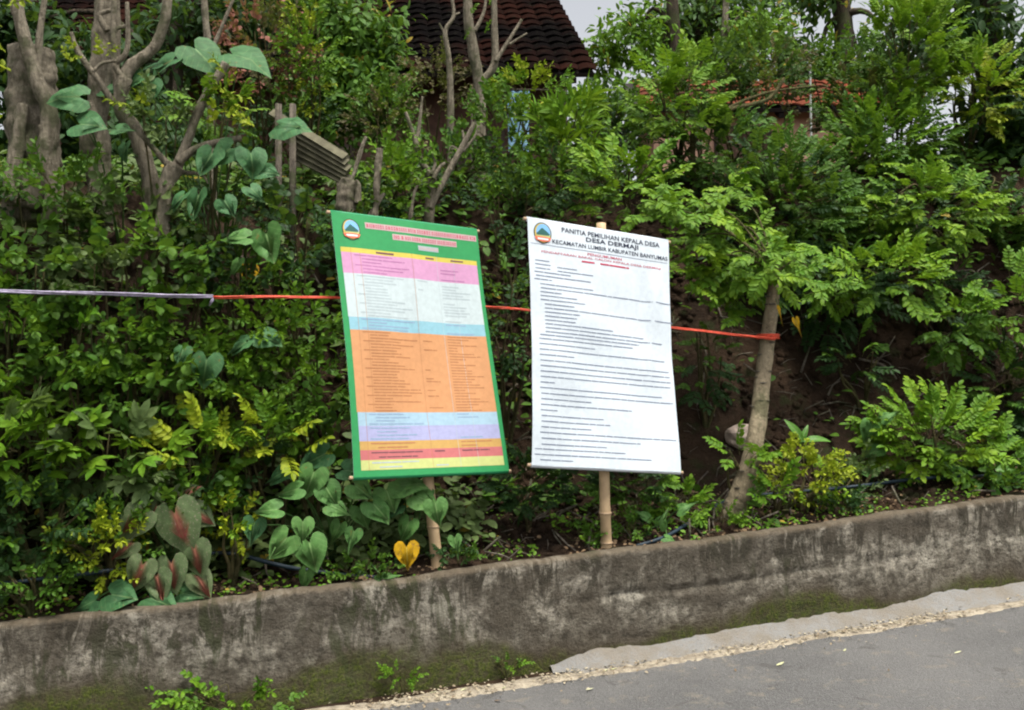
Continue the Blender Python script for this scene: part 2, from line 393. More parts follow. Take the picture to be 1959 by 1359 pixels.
SPRAY = {
 'pin': (lambda: spray_pinnate(R(.16, .21), random.choice((6, 7)), .025, .045), .011),
 'pin_s': (lambda: spray_pinnate(R(.12, .16), 5, .024, .04), .008),
 'twig': (lambda: spray_twig(R(.12, .17), 12, .029, .047), .010),
 'twig_s': (lambda: spray_twig(R(.08, .12), 11, .021, .034), .0066),
 'vine': (lambda: spray_twig(R(.14, .2), 9, .046, .056, 'round', 1.2), .0155),
 'lance': (spray_lance, .016), 'lobed': (lambda: spray_lobed(R(.13, .18)), .011)}
MESH = {}
def spray_mesh(kind, colour, nvar=5):
    k = (kind, colour)
    if k not in MESH:
        MESH[k] = []
        for i in range(nvar):
            v, f = SPRAY[kind][0](); me = bpy.data.meshes.new('leaf_spray_'+kind); me.from_pydata(v.tolist(), [], f)
            me.materials.append(lmat(colour)); MESH[k].append(me)
    return random.choice(MESH[k])
def scatter_mesh(name, tmpl, faces, pos, dirs, ups, scl, mat):
    """many copies of one leaf as one mesh (vectorised)"""
    pos = np.asarray(pos, float); d = np.asarray(dirs, float); u = np.asarray(ups, float); n = len(pos)
    d /= np.linalg.norm(d, axis=1)[:, None]; x = np.cross(d, u); x /= (np.linalg.norm(x, axis=1)[:, None]+1e-9); z = np.cross(x, d)
    B = np.stack([x, d, z], 1)*np.asarray(scl)[:, None, None]
    V = np.einsum('vk,nkj->nvj', tmpl, B)+pos[:, None, :]
    nv = len(tmpl); me = bpy.data.meshes.new(name)
    tri = []
    for q in faces:
        tri += [(q[0], q[i], q[i+1]) for i in range(1, len(q)-1)]
    tri = np.array(tri); Fc = (tri[None]+(np.arange(n)*nv)[:, None, None]).reshape(-1, 3)
    me.vertices.add(n*nv); me.vertices.foreach_set('co', V.astype(np.float32).ravel())
    me.loops.add(Fc.size); me.loops.foreach_set('vertex_index', Fc.ravel().astype(np.int32))
    me.polygons.add(len(Fc)); me.polygons.foreach_set('loop_start', (np.arange(len(Fc))*3).astype(np.int32))
    me.update(calc_edges=True); me.materials.append(mat); return me

# ------------------------------------------------------------------ setting: ground, road, wall
def build_ground():
    S = [-300, -100, -40, -20, -12, -9]+list(np.arange(-7, 8.01, .08))+[9, 12, 20, 40, 100, 300]
    T = [-300, -60, -25, -9, -5, -3, -1.5, -.5, -.1, .03, .07, .10]+list(np.arange(.14, 3.6, .055))+[3.9, 4.5, 5, 6, 8, 10, 14, 20, 40, 100, 300]
    mb = MB(); rows = []
    for t in T:
        row = []
        for s in S:
            p = from_st(s, t); row.append((p.x, p.y, gz_st(s, t)-(.012 if t < 0 else 0)))
        rows.append(row)
    mb.grid(rows); return tag(mb.build('ground', M['soil'], smooth=True), kind='structure')
build_ground()
def build_road():
    mb = MB(); rows = []
    S = [-60, -30, -15]+list(np.arange(-8, 8.1, .4))+[15, 30, 60]
    for t in [-7.5, -5, -3, -2, -1.2, -.7, -.16]:
        rows.append([(from_st(s, t).x, from_st(s, t).y, ztop(s)-WH+.004+.015*sm(-.2, -2, t)*1) for s in S])
    mb.grid(rows); return tag(mb.build('road', M['road'], smooth=True), kind='structure')
build_road()
def road_z(s, t): return ztop(s)-WH+.004+.015*sm(-.2, -2, t)

WALL = thing('retaining_wall', 'low weathered concrete retaining wall with moss along the road', 'wall', (P0.x, P0.y, ztop(0)-WH))
def build_wall():
    mb = MB(); rows = []; S = np.arange(-8, 9.01, .025); T_ = .15
    hs = list(np.linspace(-.05, WH-.02, 34))
    prof = [(None, h) for h in hs]+[(.006, WH-.008), (.018, WH), (.05, WH+.002), (.09, WH), (.10, WH-.01), (.105, WH-.15)]
    at = []
    for tt, h in prof:
        row = []
        for s in S:
            s = float(s); e = .008*nz(s*1.7, h*3)+.006*nz(s*9, h*9)+.004*nz(s*23, h*23)
            z = h+(.010*nz(s*2.2, 7.7)*sm(.4, .55, h))+(.005*nz(s*15, 2.2)-.016*max(0, nz(s*6.3, 4.4)-.28)-.012*max(0, nz(s*19, 1.4)-.3))*sm(.48, .55, h)
            if tt is None:
                t = e-.012+(h/WH)*.012
                hc = .315+.03*nz(s*1.3, 5.)+.015*nz(s*6, 1.)
                k = sm(-.2, .4, s)*(1-sm(2.0, 2.4, s))*(.45+.75*max(0, nz(s*2.6, 9)+.35))
                t += k*.022*math.exp(-((h-hc)/.014)**2)
                if h < hc: t -= .008*sm(-.2, .3, s)
            else: t = tt+e*(.9 if tt < .02 else .2)
            p = from_st(s, t); row.append((p.x, p.y, ztop(s)-WH+z)); at.append((s, h, tt or 0))
        rows.append(row)
    mb.grid(rows, at=at); mb.build('wall_body', M['wall'], WALL, True, 'wuv')
build_wall()
def edge_s(px, py):
    p = hit(px, py); return to_st(p.x, p.y)[0]
def build_apron():
    mb = MB(); rows = [[], [], [], [], []]
    for s in np.arange(.03, 8, .025):
        s = float(s); k = sm(.03, .2, s)
        tw = -.02; hgt = .02+k*(.038+.03*nz(s*2.3, 4)+.012*nz(s*9, 1)+.010*nz(s*27, 3)+.015*abs(nz(s*5.3, 2.)))
        w_ = .05+k*(.10+.02*nz(s*4, 8))+.01*nz(s*17, 3)
        for r, (t, z) in enumerate(((.02, hgt), (tw-.001, hgt), (tw-.012, hgt*.9), (-w_*.8, .016), (-w_-.02, .0))):
            p = from_st(s, t); rows[r].append((p.x, p.y, ztop(s)-WH+.004+z+.003*nz(s*21, t*30)))
    mb.grid(rows); tag(mb.build('concrete_apron', M['apron'], smooth=True), kind='structure')
    mb = MB(); rows = [[] for _ in range(6)]
    for s in np.arange(-8, 8, .03):
        s = float(s); c = -.155-.02*nz(s*.9, 1.3)-.05*sm(.4, 2.5, s); wd = .075+.035*nz(s*3.1, 6)+.02*nz(s*11, 2)
        for r, q in enumerate((-1, -.6, -.2, .2, .6, 1)):
            t = c+q*wd+.012*nz(s*25, q*3); p = from_st(s, t)
            rows[r].append((p.x, p.y, ztop(s)-WH+(.001 if abs(q) == 1 else .012+.007*nz(s*31, q*9)-.006*abs(q)+.006*nz(s*9, q))))
    mb.grid(rows); tag(mb.build('sand_strip', M['sand'], smooth=True), kind='structure')
build_apron()

# ------------------------------------------------------------------ houses
def tiled_roof(root, x0, x1, y0, z0, depth, slope, mat, hip=0., tw=.24, tl=.28):
    """roof plane rising away from the camera: courses of curved tiles as one part, boards underneath"""
    ca, sa = math.cos(slope), math.sin(slope); nr = int(depth/tl); ncol = int((x1-x0)/tw)
    prof = [(0, .0), (.25, .022), (.5, .03), (.75, .022), (1, .0)]
    mb = MB()
    for r in range(nr):
        for c in range(ncol):
            ox = x1-(ncol-c)*tw-hip*r*tl; j = R(-.006, .006)
            vs = []
            for e, dz in ((0, .035+j), (1.12, .006)):
                for u, h in prof:
                    l = (r+e)*tl; up = h+dz; vs.append((ox+u*tw*.98+R(-.003, .003), y0+l*ca-up*sa, z0+l*sa+up*ca))
            vs += [(x, y+.02*sa, z-.02*ca) for x, y, z in vs[:5]]
            mb.add(vs, [(i, i+1, i+6, i+5) for i in range(4)]+[(10+i, 11+i, i+1, i) for i in range(4)])
    tiles = mb.build('roof_tiles', mat, root, kind='stuff')
    mb = MB(); L = nr*tl; vs = []
    for dz in (-.02, -.07):
        for x, l in ((x0, 0), (x1-.03, 0), (x1-.03-hip*L, L), (x0-hip*L, L)): vs.append((x, y0+l*ca-dz*sa, z0+l*sa+dz*ca))
    mb.add(vs, [(0, 1, 2, 3), (7, 6, 5, 4), (0, 4, 5, 1), (1, 5, 6, 2), (2, 6, 7, 3), (3, 7, 4, 0)]); mb.build('roof_deck', M['dark_timber'], root)
    for k in range(6):
        xx = x0+.3+(x1-x0-.6)*k/5; mb = MB()
        mb.tube([(xx, y0+.12*sa, z0-.12*ca), (xx-hip*L, y0+L*ca+.12*sa, z0+L*sa-.12*ca)], .05, 4); mb.build('rafter', M['dark_timber'], root)
    return tiles
def wall_box(root, name, x0, x1, y0, y1, z0, z1, mat):
    mb = MB(); mb.box(Matrix.Translation(((x0+x1)/2, (y0+y1)/2, (z0+z1)/2)), x1-x0, y1-y0, z1-z0); return mb.build(name, mat, root)
def build_old_house():
    Y0 = 13.0; e = pt(1142, 138, Y0); gl = gz(-2.5, 14)
    root = thing('old_house', 'old house with dark brown tiled roof above the bank', 'house', (-2.5, 14, gl-.3))
    tiled_roof(root, -7.5, e.x, Y0, e.z, 5.2, math.radians(36), M['tile_old'], .115)
    wall_box(root, 'wall', -7.1, e.x-.35, Y0+.75, Y0+6.5, gl-.3, e.z+.25, M['brown_wall'])
    w_ = wall_box(root, 'door', -.9, -.1, Y0+.70, Y0+.749, gl, gl+1.8, M['timber'])
    for x in (-5.2, -3.1):
        f = wall_box(root, 'window', x, x+.9, Y0+.69, Y0+.749, gl+.7, gl+1.6, M['timber'])
        wall_box(f, 'shutter', x+.06, x+.43, Y0+.66, Y0+.688, gl+.76, gl+1.54, M['old_slat']); wall_box(f, 'shutter', x+.47, x+.84, Y0+.66, Y0+.688, gl+.76, gl+1.54, M['old_slat'])
build_old_house()
def build_peach_house():
    Y0 = 13.6; a = pt(1215, 205, Y0); b = pt(1700, 205, Y0); gl = gz(a.x, Y0+.8)
    root = thing('peach_house', 'small peach plastered house with red tile roof behind the foliage', 'house', ((a.x+b.x)/2, Y0+1, gl-.3))
    tiled_roof(root, a.x, b.x, Y0, a.z, 1.9, math.radians(28), M['tile_red'])
    wall_box(root, 'wall', a.x+.3, b.x-.3, Y0+.3, Y0+2.2, gl-.3, a.z+.08, M['peach'])
    wx = pt(1420, 0, Y0+.3).x; f = wall_box(root, 'window', wx-.4, wx+.4, Y0+.25, Y0+.299, gl+.7, gl+1.55, M['timber'])
    wall_box(f, 'pane', wx-.34, wx+.34, Y0+.225, Y0+.248, gl+.76, gl+1.49, M['brown_wall'])
    p = pt(1552, 275, 12.6); q = pt(1549, 85, 12.6); g0 = drop(p); mb = MB()
    mb.tube([(p.x, p.y, g0.z-.1), p, q], .014, 8); o = mb.build('slender_pole', M['white_pipe']); tag(o, 'slender white pole standing in front of the peach house', 'pole')
    c = pt(992, 235, 10.5); r = thing('hanging_cloth', 'pale blue cloth hanging between the shrubs below the old roof', 'cloth', (c.x, c.y, gz(c.x, c.y)))
    mb = MB(); h0 = pt(992, 175, 10.5).z; h1 = pt(992, 290, 10.5).z; rows = []
    for i in range(9):
        z = h0+(h1-h0)*i/8; rows.append([(c.x+(k/10-.5)*.24*(1-.1*i/8), c.y+.03*math.sin(k*1.9+i*.3), z) for k in range(11)])
    mb.grid(rows); mb.build('cloth_sheet', M['blue_cloth'], r, True)
    mb = MB(); mb.tube([(c.x-.5, c.y+.02, gz(c.x, c.y)-.1), (c.x-.5, c.y, h0+.03), (c.x+.5, c.y, h0+.01), (c.x+.5, c.y+.02, gz(c.x, c.y)-.1)], .013, 6); mb.build('line_frame', M['bark_grey'], r)
build_peach_house()

# ------------------------------------------------------------------ banners
SAFE = {}
def pm(name, c, rough=.55):
    if name not in SAFE: SAFE[name] = flat('print_'+name, c, rough, .05, 40)
    return SAFE[name]
class Sheet:
    def __init__(s, TL, TR, BL, BR, wave):
        s.c = (TL, TR, BL, BR); s.w = wave; s.n = (TR-TL).cross(TL-BL).normalized()
        if s.n.y > 0: s.n = -s.n
    def P(s, u, v, off=0.):
        TL, TR, BL, BR = s.c; u = .5+(u-.5)*(1-.022*math.sin(math.pi*min(1, max(0, v))))
        return (TL*(1-u)+TR*u)*(1-v)+(BL*(1-u)+BR*u)*v+s.n*(s.w(u, v)+off*(.4 if off > 0 else 1))
    def patch(s, mb, u0, u1, v0, v1, off, mi=0, du=.035, dv=.025):
        nu = max(1, math.ceil((u1-u0)/du)); nv = max(1, math.ceil((v1-v0)/dv))
        mb.grid([[s.P(u0+(u1-u0)*i/nu, v0+(v1-v0)*j/nv, off) for i in range(nu+1)] for j in range(nv+1)], mi)
    def ellipse(s, mb, uc, vc, ru, rv, off, mi=0, a0=0, a1=360, n=28):
        pts = [s.P(uc+ru*math.cos(math.radians(a0+(a1-a0)*i/n)), vc-rv*math.sin(math.radians(a0+(a1-a0)*i/n)), off) for i in range(n+1)]
        mb.add(pts, [tuple(range(len(pts)))], mi)
    def poly(s, mb, pts, off, mi=0): mb.add([s.P(u, v, off) for u, v in pts], [tuple(range(len(pts)))], mi)
    def words(s, mb, u0, u1, v, h, off, mi=0, dens=.93):
        """an illegible line of print: word-long dashes"""
        u = u0
        while u < u1-.006:
            e = min(u1, u+R(.03, .13)); s.patch(mb, u, e, v-h/2*R(.8, 1.1), v+h/2*R(.8, 1.1), off, mi, .04, 1); u = e+R(.002, .006)
    def text(s, name, body, uc, vc, wid, hgt, off, mat, parent, bold=.02):
        cu = bpy.data.curves.new('t', 'FONT'); cu.body = body; cu.align_x = 'CENTER'; cu.align_y = 'CENTER'; cu.offset = bold; cu.resolution_u = 2
        ob = bpy.data.objects.new('t', cu); COL.objects.link(ob); bpy.context.view_layer.update()
        me = bpy.data.meshes.new_from_object(ob.evaluated_get(bpy.context.evaluated_depsgraph_get())); bpy.data.objects.remove(ob)
        co = np.array([v.co[:] for v in me.vertices]); mn = co.min(0); mx = co.max(0)
        mb = MB()
        mb.add([s.P(uc+((x-mn[0])/(mx[0]-mn[0])-.5)*wid, vc-((y-mn[1])/(mx[1]-mn[1])-.5)*hgt, off) for x, y, _ in co], [tuple(p.vertices) for p in me.polygons])
        bpy.data.meshes.remove(me)
        return mb.build(name, mat, parent)
def emblem(S, sheet, uc, vc, ru, rv):
    mats = [pm('outline', (.02, .035, .04)), pm('gold', (.55, .42, .10)), pm('skyblue', (.20, .45, .75)), pm('hill', (.03, .12, .10)), pm('ribbon', (.72, .17, .10)), pm('lime', (.35, .5, .15)), pm('paper', (.8, .8, .78))]
    mb = MB()
    S.ellipse(mb, uc, vc, ru, rv, .004, 0); S.ellipse(mb, uc, vc, ru*.9, rv*.92, .0055, 1); S.ellipse(mb, uc+.004, vc-.002, ru*.8, rv*.82, .007, 2)
    S.ellipse(mb, uc+.004, vc-.002, ru*.8, rv*.82, .0085, 5, 195, 345)
    S.poly(mb, [(uc-ru*.72, vc+rv*.10), (uc-ru*.3, vc-rv*.28), (uc-ru*.05, vc-rv*.5), (uc+ru*.2, vc-rv*.35), (uc+ru*.8, vc+rv*.05), (uc+ru*.7, vc+rv*.2), (uc-ru*.65, vc+rv*.22)], .010, 3)
    S.poly(mb, [(uc-ru*.95, vc+rv*.40), (uc-ru*.4, vc+rv*.34), (uc+ru*.4, vc+rv*.34), (uc+ru*.95, vc+rv*.40), (uc+ru*.75, vc+rv*.72), (uc, vc+rv*.84), (uc-ru*.75, vc+rv*.72)], .0115, 4)
    S.words(mb, uc-ru*.6, uc+ru*.6, vc+rv*.57, rv*.16, .013, 6)
    mb.build('emblem', mats, sheet)
def bamboo_pole(root, path, r0, r1, nodes_at):
    pts = smooth_path(path, 14); n = len(pts); rad = []
    for i in range(n):
        k = i/(n-1); r = r0+(r1-r0)*k
        for q in nodes_at: r += .004*math.exp(-((k-q)/.012)**2)
        rad.append(r)
    mb = MB(); mb.tube(pts, rad, 12); pole = mb.build('pole', M['bamboo'], root, True)
    mb = MB()
    for q in nodes_at:
        i = min(n-2, int(q*(n-1))); mb.tube([pts[i]-Vector((0, 0, .004)), pts[i]+Vector((0, 0, .004))], rad[i]+.0025, 12)
    mb.build('node_rings', M['wood_end'], pole, True)
def banner(label, corners, pole_path, pole_nodes, edge_mat, wave, face_mat):
    TL, TR, BL, BR = corners
    root = thing('notice_banner', label, 'banner', drop(Vector(pole_path[0])))
    S = Sheet(TL, TR, BL, BR, wave)
    mb = MB(); S.patch(mb, 0, 1, 0, 1, 0, 0, .02, .02); S.patch(mb, 0, 1, 0, 1, -.003, 1, .02, .02)
    sheet = mb.build('sheet', [face_mat, pm('back', (.62, .64, .66))], root, True)
    for nm, a, b in (('top_rail', TL, TR), ('bottom_rail', BL, BR)):
        d = (b-a).normalized(); c = -S.n*.014
        pth = [S.P(i/8, 0 if nm == 'top_rail' else 1)+c for i in range(9)]
        mb = MB(); mb.tube(pth, .013, 10); rail = mb.build(nm, edge_mat, root, True)
        mb = MB()
        for e, sg in ((pth[0], -1), (pth[-1], 1)): mb.tube([e+d*sg*.0005, e+d*sg*.018], .009, 8)
        mb.build('rail_end', M['wood_end'], rail)
    bamboo_pole(root, pole_path, .032, .027, pole_nodes)
    pp = [Vector(p) for p in pole_path]
    for v in (.06, .9):
        c = S.P(.52, v); k = min(1, max(0, (c.z-pp[0].z)/(pp[-1].z-pp[0].z))); q = pp[0].lerp(pp[-1], k)
        mb = MB(); mb.tube([q+Vector((math.cos(a)*.04, math.sin(a)*.04, .003*a)) for a in np.linspace(0, 6.28, 14)], .004, 5); mb.build('wire_tie', M['timber'], root)
    return root, S, sheet

def green_banner():
    wave = lambda u, v: .018*math.sin(u*5+v*2.5)*math.sin(v*3.1)+.008*math.sin(u*17-v*6)*v*(1-v)*2+.008*math.exp(-((u-.48-.1*v)/.05)**2)*v*(1-v)*4
    base = drop(ptt(836, 1100, .24)); mid = pt(820, 925, 5.12)
    Vd = (mid-base); top = base+Vd*((1.72)/Vd.z)
    corners = (pt(633, 405, 4.97), pt(913, 441, 5.42), pt(677, 914, 4.80), pt(974, 901, 5.21))
    root, S, sh = banner('green bordered notice banner with pink, orange and blue table bands', corners, [base-Vector((0, 0, .3)), base, mid, Vector((top.x, 5.33, top.z))], (.3, .42, .56, .78), pm('green_edge', (.018, .22, .085)), wave, pm('green', (.03, .27, .085)))
    bands = [('yellow', .134, .153, (.56, .47, .08)), ('pink', .153, .2345, (.55, .28, .45)), ('white', .2345, .403, (.50, .58, .59)), ('blue', .403, .452, (.25, .47, .55)),
             ('orange', .452, .762, (.57, .28, .125)), ('light_blue', .762, .8125, (.33, .48, .58)), ('lavender', .8125, .869, (.36, .37, .57)), ('amber', .869, .902, (.52, .32, .10)),
             ('red', .902, .939, (.50, .15, .15)), ('lime', .939, .976, (.50, .54, .20))]
    for nm, a, b, c in bands:
        mb = MB(); S.patch(mb, .032+.015*a, .972, a, b, .002); mb.build('colour_band', pm(nm, c), sh)
    mb = MB()                                                     # cell rules and illegible rows of print
    ink = [pm('ink_soft', (.16, .07, .08)), pm('ink_pink', (.42, .18, .34)), pm('ink_grey', (.40, .47, .49)), pm('ink_brown', (.43, .19, .08)), pm('ink_blue', (.26, .36, .50))]
    for u in (.095, .50, .68, .80):
        S.patch(mb, u-.001, u+.001, .134, .976, .0035, 2 if u > .6 else 3)
    S.patch(mb, .15, .152, .153, .762, .0035, 3)
    for a, b, mi, rows in ((.153, .2345, 1, 6), (.2345, .403, 2, 14), (.403, .452, 4, 4), (.452, .762, 3, 27), (.762, .8125, 4, 4), (.8125, .869, 4, 4), (.869, .902, 3, 2), (.902, .939, 0, 2), (.939, .976, 2, 2)):
        for r in range(rows):
            v = a+(b-a)*(r+.6)/(rows+.2); h = min(.0050, (b-a)/rows*.42)
            S.words(mb, .115+(.045 if r % 3 else 0), .115+R(.15, .37), v, h, .0035, mi)
            if random.random() < .55 or mi == 3: S.words(mb, .7, R(.76, .93), v, h, .0035, mi)
            if random.random() < .25: S.words(mb, .52, R(.55, .62), v, h, .0035, mi)
    for u0, u1 in ((.26, .38), (.60, .66), (.78, .87)): S.words(mb, u0, u1, .144, .007, .0035, 0)
    mb.build('table_print', ink, sh)
    mb = MB(); pk, rd, gr = pm('halo', (.50, .36, .36)), pm('head_red', (.47, .12, .16)), pm('head_grey', (.33, .44, .44))
    for u0, u1, v, h in ((.21, .985, .038, .024), (.385, .835, .072, .024)):
        S.patch(mb, u0, u1, v-h/2, v+h/2, .002, 0); u = u0+.008
        while u < u1-.012:
            wd = R(.010, .018); S.patch(mb, u, u+wd*.78, v-h*.30, v+h*.30, .0035, 1, 1, 1)
            if random.random() < .75: S.patch(mb, u+wd*.25, u+wd*.52, v-h*.12*R(.3, 1), v+h*.14, .005, 0, 1, 1)
            u += wd+(.008 if random.random() < .15 else .002)
    S.patch(mb, .555, .70, .095, .115, .002, 2); u = .562
    while u < .69: S.patch(mb, u, u+.009, .099, .111, .0035, 0, 1, 1); u += .014
    mb.build('heading_print', [pk, rd, gr], sh)
    emblem(S, sh, .115, .062, .058, .042)
green_banner()

def white_banner():
    def wave(u, v):
        f = .030*math.exp(-((u-(.93-.22*v))/.045)**2)*(1-v)**1.2*sm(.10, .25, v)-.022*math.exp(-((u-(.84-.12*v))/.06)**2)*(1-v)*sm(.12, .3, v)
        return f+.012*math.sin(u*4.2+v*2)*math.sin(v*3.1)+.006*math.sin(u*13+v*9)*v+.005*math.sin(u*9-v*21)*v*(1-v)*2
    base = drop(ptt(1160, 1057, .22)); mid = pt(1156, 903, 5.29)
    top = pt(1150, 428, 5.44)
    corners = (pt(1009, 418, 5.20), pt(1279, 462, 5.50), pt(1017, 890, 5.06), pt(1303, 904, 5.33))
    root, S, sh = banner('white notice banner with black and red printed lines', corners, [base-Vector((0, 0, .3)), base, mid, top], (.36, .55, .75, .9), pm('white_edge', (.5, .54, .58)), wave, pm('white_face', (.61, .675, .72)))
    ink, red = pm('ink_black', (.02, .025, .05)), pm('ink_red', (.48, .05, .10))
    S.text('lettering', 'PANITIA PEMILIHAN KEPALA DESA', .58, .025, .70, .0200, .004, ink, sh, .012)
    S.text('lettering', 'DESA DERMAJI', .585, .053, .376, .0245, .004, ink, sh, .02)
    S.text('lettering', 'KECAMATAN LUMBIR KABUPATEN BANYUMAS', .575, .080, .825, .0175, .004, ink, sh, .012)
    S.text('lettering', 'PENGUMUMAN', .525, .113, .245, .0115, .004, red, sh, .01)
    S.text('lettering', 'PENDAFTARAN BAKAL CALON KEPALA DESA DERMAJI', .51, .130, .85, .0115, .004, red, sh, .01)
    mb = MB(); S.words(mb, .36, .45, .147, .007, .003, 1); S.words(mb, .49, .70, .147, .007, .003, 1)
    S.patch(mb, .015, .985, .0985, .1005, .003, 0)
    Z3 = [(512, 165, 305), (552, 165, 315), (560, 380, 575), (592, 165, 310), (598, 380, 735), (630, 155, 510), (668, 165, 710), (705, 150, 320), (750, 205, 730), (790, 210, 1540), (830, 205, 410), (868, 205, 560), (908, 205, 640), (950, 245, 530), (990, 245, 1555), (1030, 245, 580), (1070, 245, 550), (1110, 245, 550), (1148, 245, 925), (1188, 245, 1250), (1228, 245, 1440)]
    Z4 = [(8, 200, 1165), (45, 190, 1100), (93, 190, 720), (145, 190, 1415), (195, 190, 510), (247, 195, 1450), (297, 195, 1455), (348, 195, 1460), (398, 195, 1455), (450, 195, 330), (500, 190, 1365), (552, 200, 1465), (603, 200, 670), (655, 195, 1060), (705, 195, 350), (757, 200, 780), (808, 200, 840), (860, 200, 670), (910, 190, 1465), (963, 205, 1130), (1018, 205, 800), (1062, 145, 980), (1112, 145, 1230), (1160, 195, 490)]
    for y, a, b in Z3: S.words(mb, (a/5.227+990-1011)/274, (b/5.227+990-1011)/274, (y/5.227+400-419)/471, .0036, .003, 0)
    for y, a, b in Z4: S.words(mb, (a/4.855+990-1015)/283, (b/4.855+990-1015)/283, (y/4.855+640-419)/471, .0036, .003, 0)
    mb.build('text_lines', [pm('ink_line', (.17, .20, .29)), red], sh)
    emblem(S, sh, .098, .052, .060, .044)
white_banner()

# ------------------------------------------------------------------ twine
def twine(name, label, pts, mat, wd, sag=.0, fr=0):
    mb = MB(); pts = smooth_path(pts, 10)
    for k in range(3):
        off = [Vector((0, .004*math.sin(i*.7+k*2), wd*.5*math.sin(i*.33+k*2.1))) for i in range(len(pts))]
        mb.tube([p+o for p, o in zip(pts, off)], wd*.42, 5)
    if fr:
        for k in range(4):
            p = pts[-1]; mb.tube([p, p+Vector((R(-.01, .01), -.01, -.02)), p+Vector((R(-.02, .012), R(-.01, .01), -R(.03, .055)))], .0025, 4)
    return tag(mb.build(name, mat, None, True), label, 'twine')
trunk_tie = pt(1468, 648, 5.80)
twine('red_twine', 'red plastic twine stretched behind both banners to the scarred tree trunk', [trunk_tie+Vector((.05, .02, 0)), trunk_tie+Vector((-.04, -.09, 0)), pt(1296, 628, 5.62), pt(1010, 594, 5.44), pt(940, 588, 5.42), pt(640, 570, 5.06), pt(408, 569, 4.80)], M['red_twine'], .009)
twine('grey_twine', 'dull grey twine continuing left from the red twine knot', [pt(-420, 552, 4.05), pt(-120, 556, 4.45), pt(60, 559, 4.55), pt(408, 568, 4.80)], M['grey_twine'], .011, fr=1)

# ------------------------------------------------------------------ plants: builders
def clamp_top(p, lift=.0): return Vector((p.x, p.y, max(p.z, gz(p.x, p.y)+lift)))
def shrub(label, cpx, cpy, tc, rx, rz, ry, kind, colour, base=None, name='shrub', cat='shrub', group=None, dens=3.2, stems=5, sr=.012, bark_='stem', droop=.0, up=.35, hollow=.35, cap=260, sc0=1., lean_cam=.35, extra=None, trunk=None):
    Y = Yt(cpx, tc); C = pt(cpx, cpy, Y); k = Y/FPX; Rv = Vector((rx*k, ry, rz*k))
    dens *= 1.15
    if base: bpx, bt = base; b = drop(pt(bpx, 700, Yt(bpx, bt)))
    else: b = drop(Vector((C.x, C.y+ry*.4, 0)))
    if not extra: extra = {'bright': 'fresh', 'fresh': 'mid', 'mid': 'dark', 'dull': 'mid', 'yellow': 'fresh'}.get(colour)
    root = thing(name, label, cat, b, group)
    mb = MB(); tips = []
    for i in range(stems):
        d = Vector((R(-1, 1), R(-.8, .6), R(-.2, 1))).normalized(); e = C+Vector((d.x*Rv.x, d.y*Rv.y, d.z*Rv.z))*.75
        m = b.lerp(e, .5)+Vector((R(-.06, .06), R(-.05, .05), R(.0, .1)))
        pth = smooth_path([b-Vector((0, 0, .06)), b.lerp(m, .5)+Vector((R(-.02, .02), R(-.02, .02), 0)), m, e], 4)
        mb.tube(pth, lerp_list([sr, sr*.8, sr*.3], len(pth)), 6, bump=.1); tips.append(pth)
    area = math.pi*Rv.x*Rv.z; n = int(min(cap, max(10, dens*area/(SPRAY[kind][1]*sc0*sc0))))
    for i in range(n):
        while True:
            d = Vector((random.gauss(0, 1), random.gauss(0, 1), random.gauss(0, 1))).normalized()
            if d.y < .35 or random.random() < .25: break
        r = hollow+(1.02-hollow)*random.random()**.6
        p = C+Vector((d.x*Rv.x, d.y*Rv.y, d.z*Rv.z))*r
        p += Vector((nz(p.x*3, p.y*3, p.z*3), nz(p.x*3+9, p.y*3, p.z*3), nz(p.x*3, p.y*3+9, p.z*3)))*.25*min(Rv.x, Rv.z)
        g_ = gz(p.x, p.y)
        if p.z < g_+.03: p.z = g_+R(.03, .12)
        tw = (Vector((d.x, d.y-lean_cam*.5, d.z*.6))*.9+Vector((0, 0, up))+Vector((R(-.45, .45), R(-.45, .45), R(-.35, .35)))+Vector((0, 0, -droop))).normalized()
        q = p-tw*.05; c2 = p.lerp(C, .30)-Vector((0, 0, .02)); mb.tube([c2, p], [.003, .0015], 3, caps=False)
        o = bpy.data.objects.new('leaf_spray', spray_mesh(kind, extra if extra and nz(p.x*4.5, p.y*4.5, p.z*4.5+3)+R(-.25, .25) > .16 else colour)); COL.objects.link(o); o.parent = root
        o.matrix_basis = mat4(p-b, tw, (R(-.5, .5), -lean_cam-R(0, .5), 1), R(.75, 1.2)*sc0)
    if trunk:
        mb2 = MB(); mb2.tube(*trunk); mb2.build('trunk', M[bark_], root, True)
    mb.build('stems', M['stem'] if trunk else M[bark_], root, True)
    return root
def tree_from_paths(name, label, cat, paths, mat, group=None, bump=.25, parts=('trunk',)):
    """paths: [(points, radii)], first one is the trunk"""
    b = Vector(paths[0][0][0]); root = thing(name, label, cat, drop(b), group); tr = None
    for i, (p, r) in enumerate(paths):
        pth = smooth_path(p, 12); mb = MB(); mb.tube(pth, lerp_list(r, len(pth)), 14, bump=bump*.95)
        o = mb.build('trunk' if i == 0 else 'branch', mat, root if i == 0 else root, True)
    return root
def px_path(t, *pp): return [ptt(x, y, t+(dt[0] if dt else 0)) for x, y, *dt in pp]
def add_sprays(root, pts, kind, colour, scale=1., spread=.05):
    b = root.location
    for p in pts:
        o = bpy.data.objects.new('leaf_spray', spray_mesh(kind, colour)); COL.objects.link(o); o.parent = root
        q = Vector(p)+Vector((R(-spread, spread), R(-spread, spread), R(-spread, spread)))
        o.matrix_basis = mat4(q-b, (R(-1, 1), R(-.9, .2), R(-.1, 1)), (R(-.4, .4), -.6, 1), R(.8, 1.2)*scale)
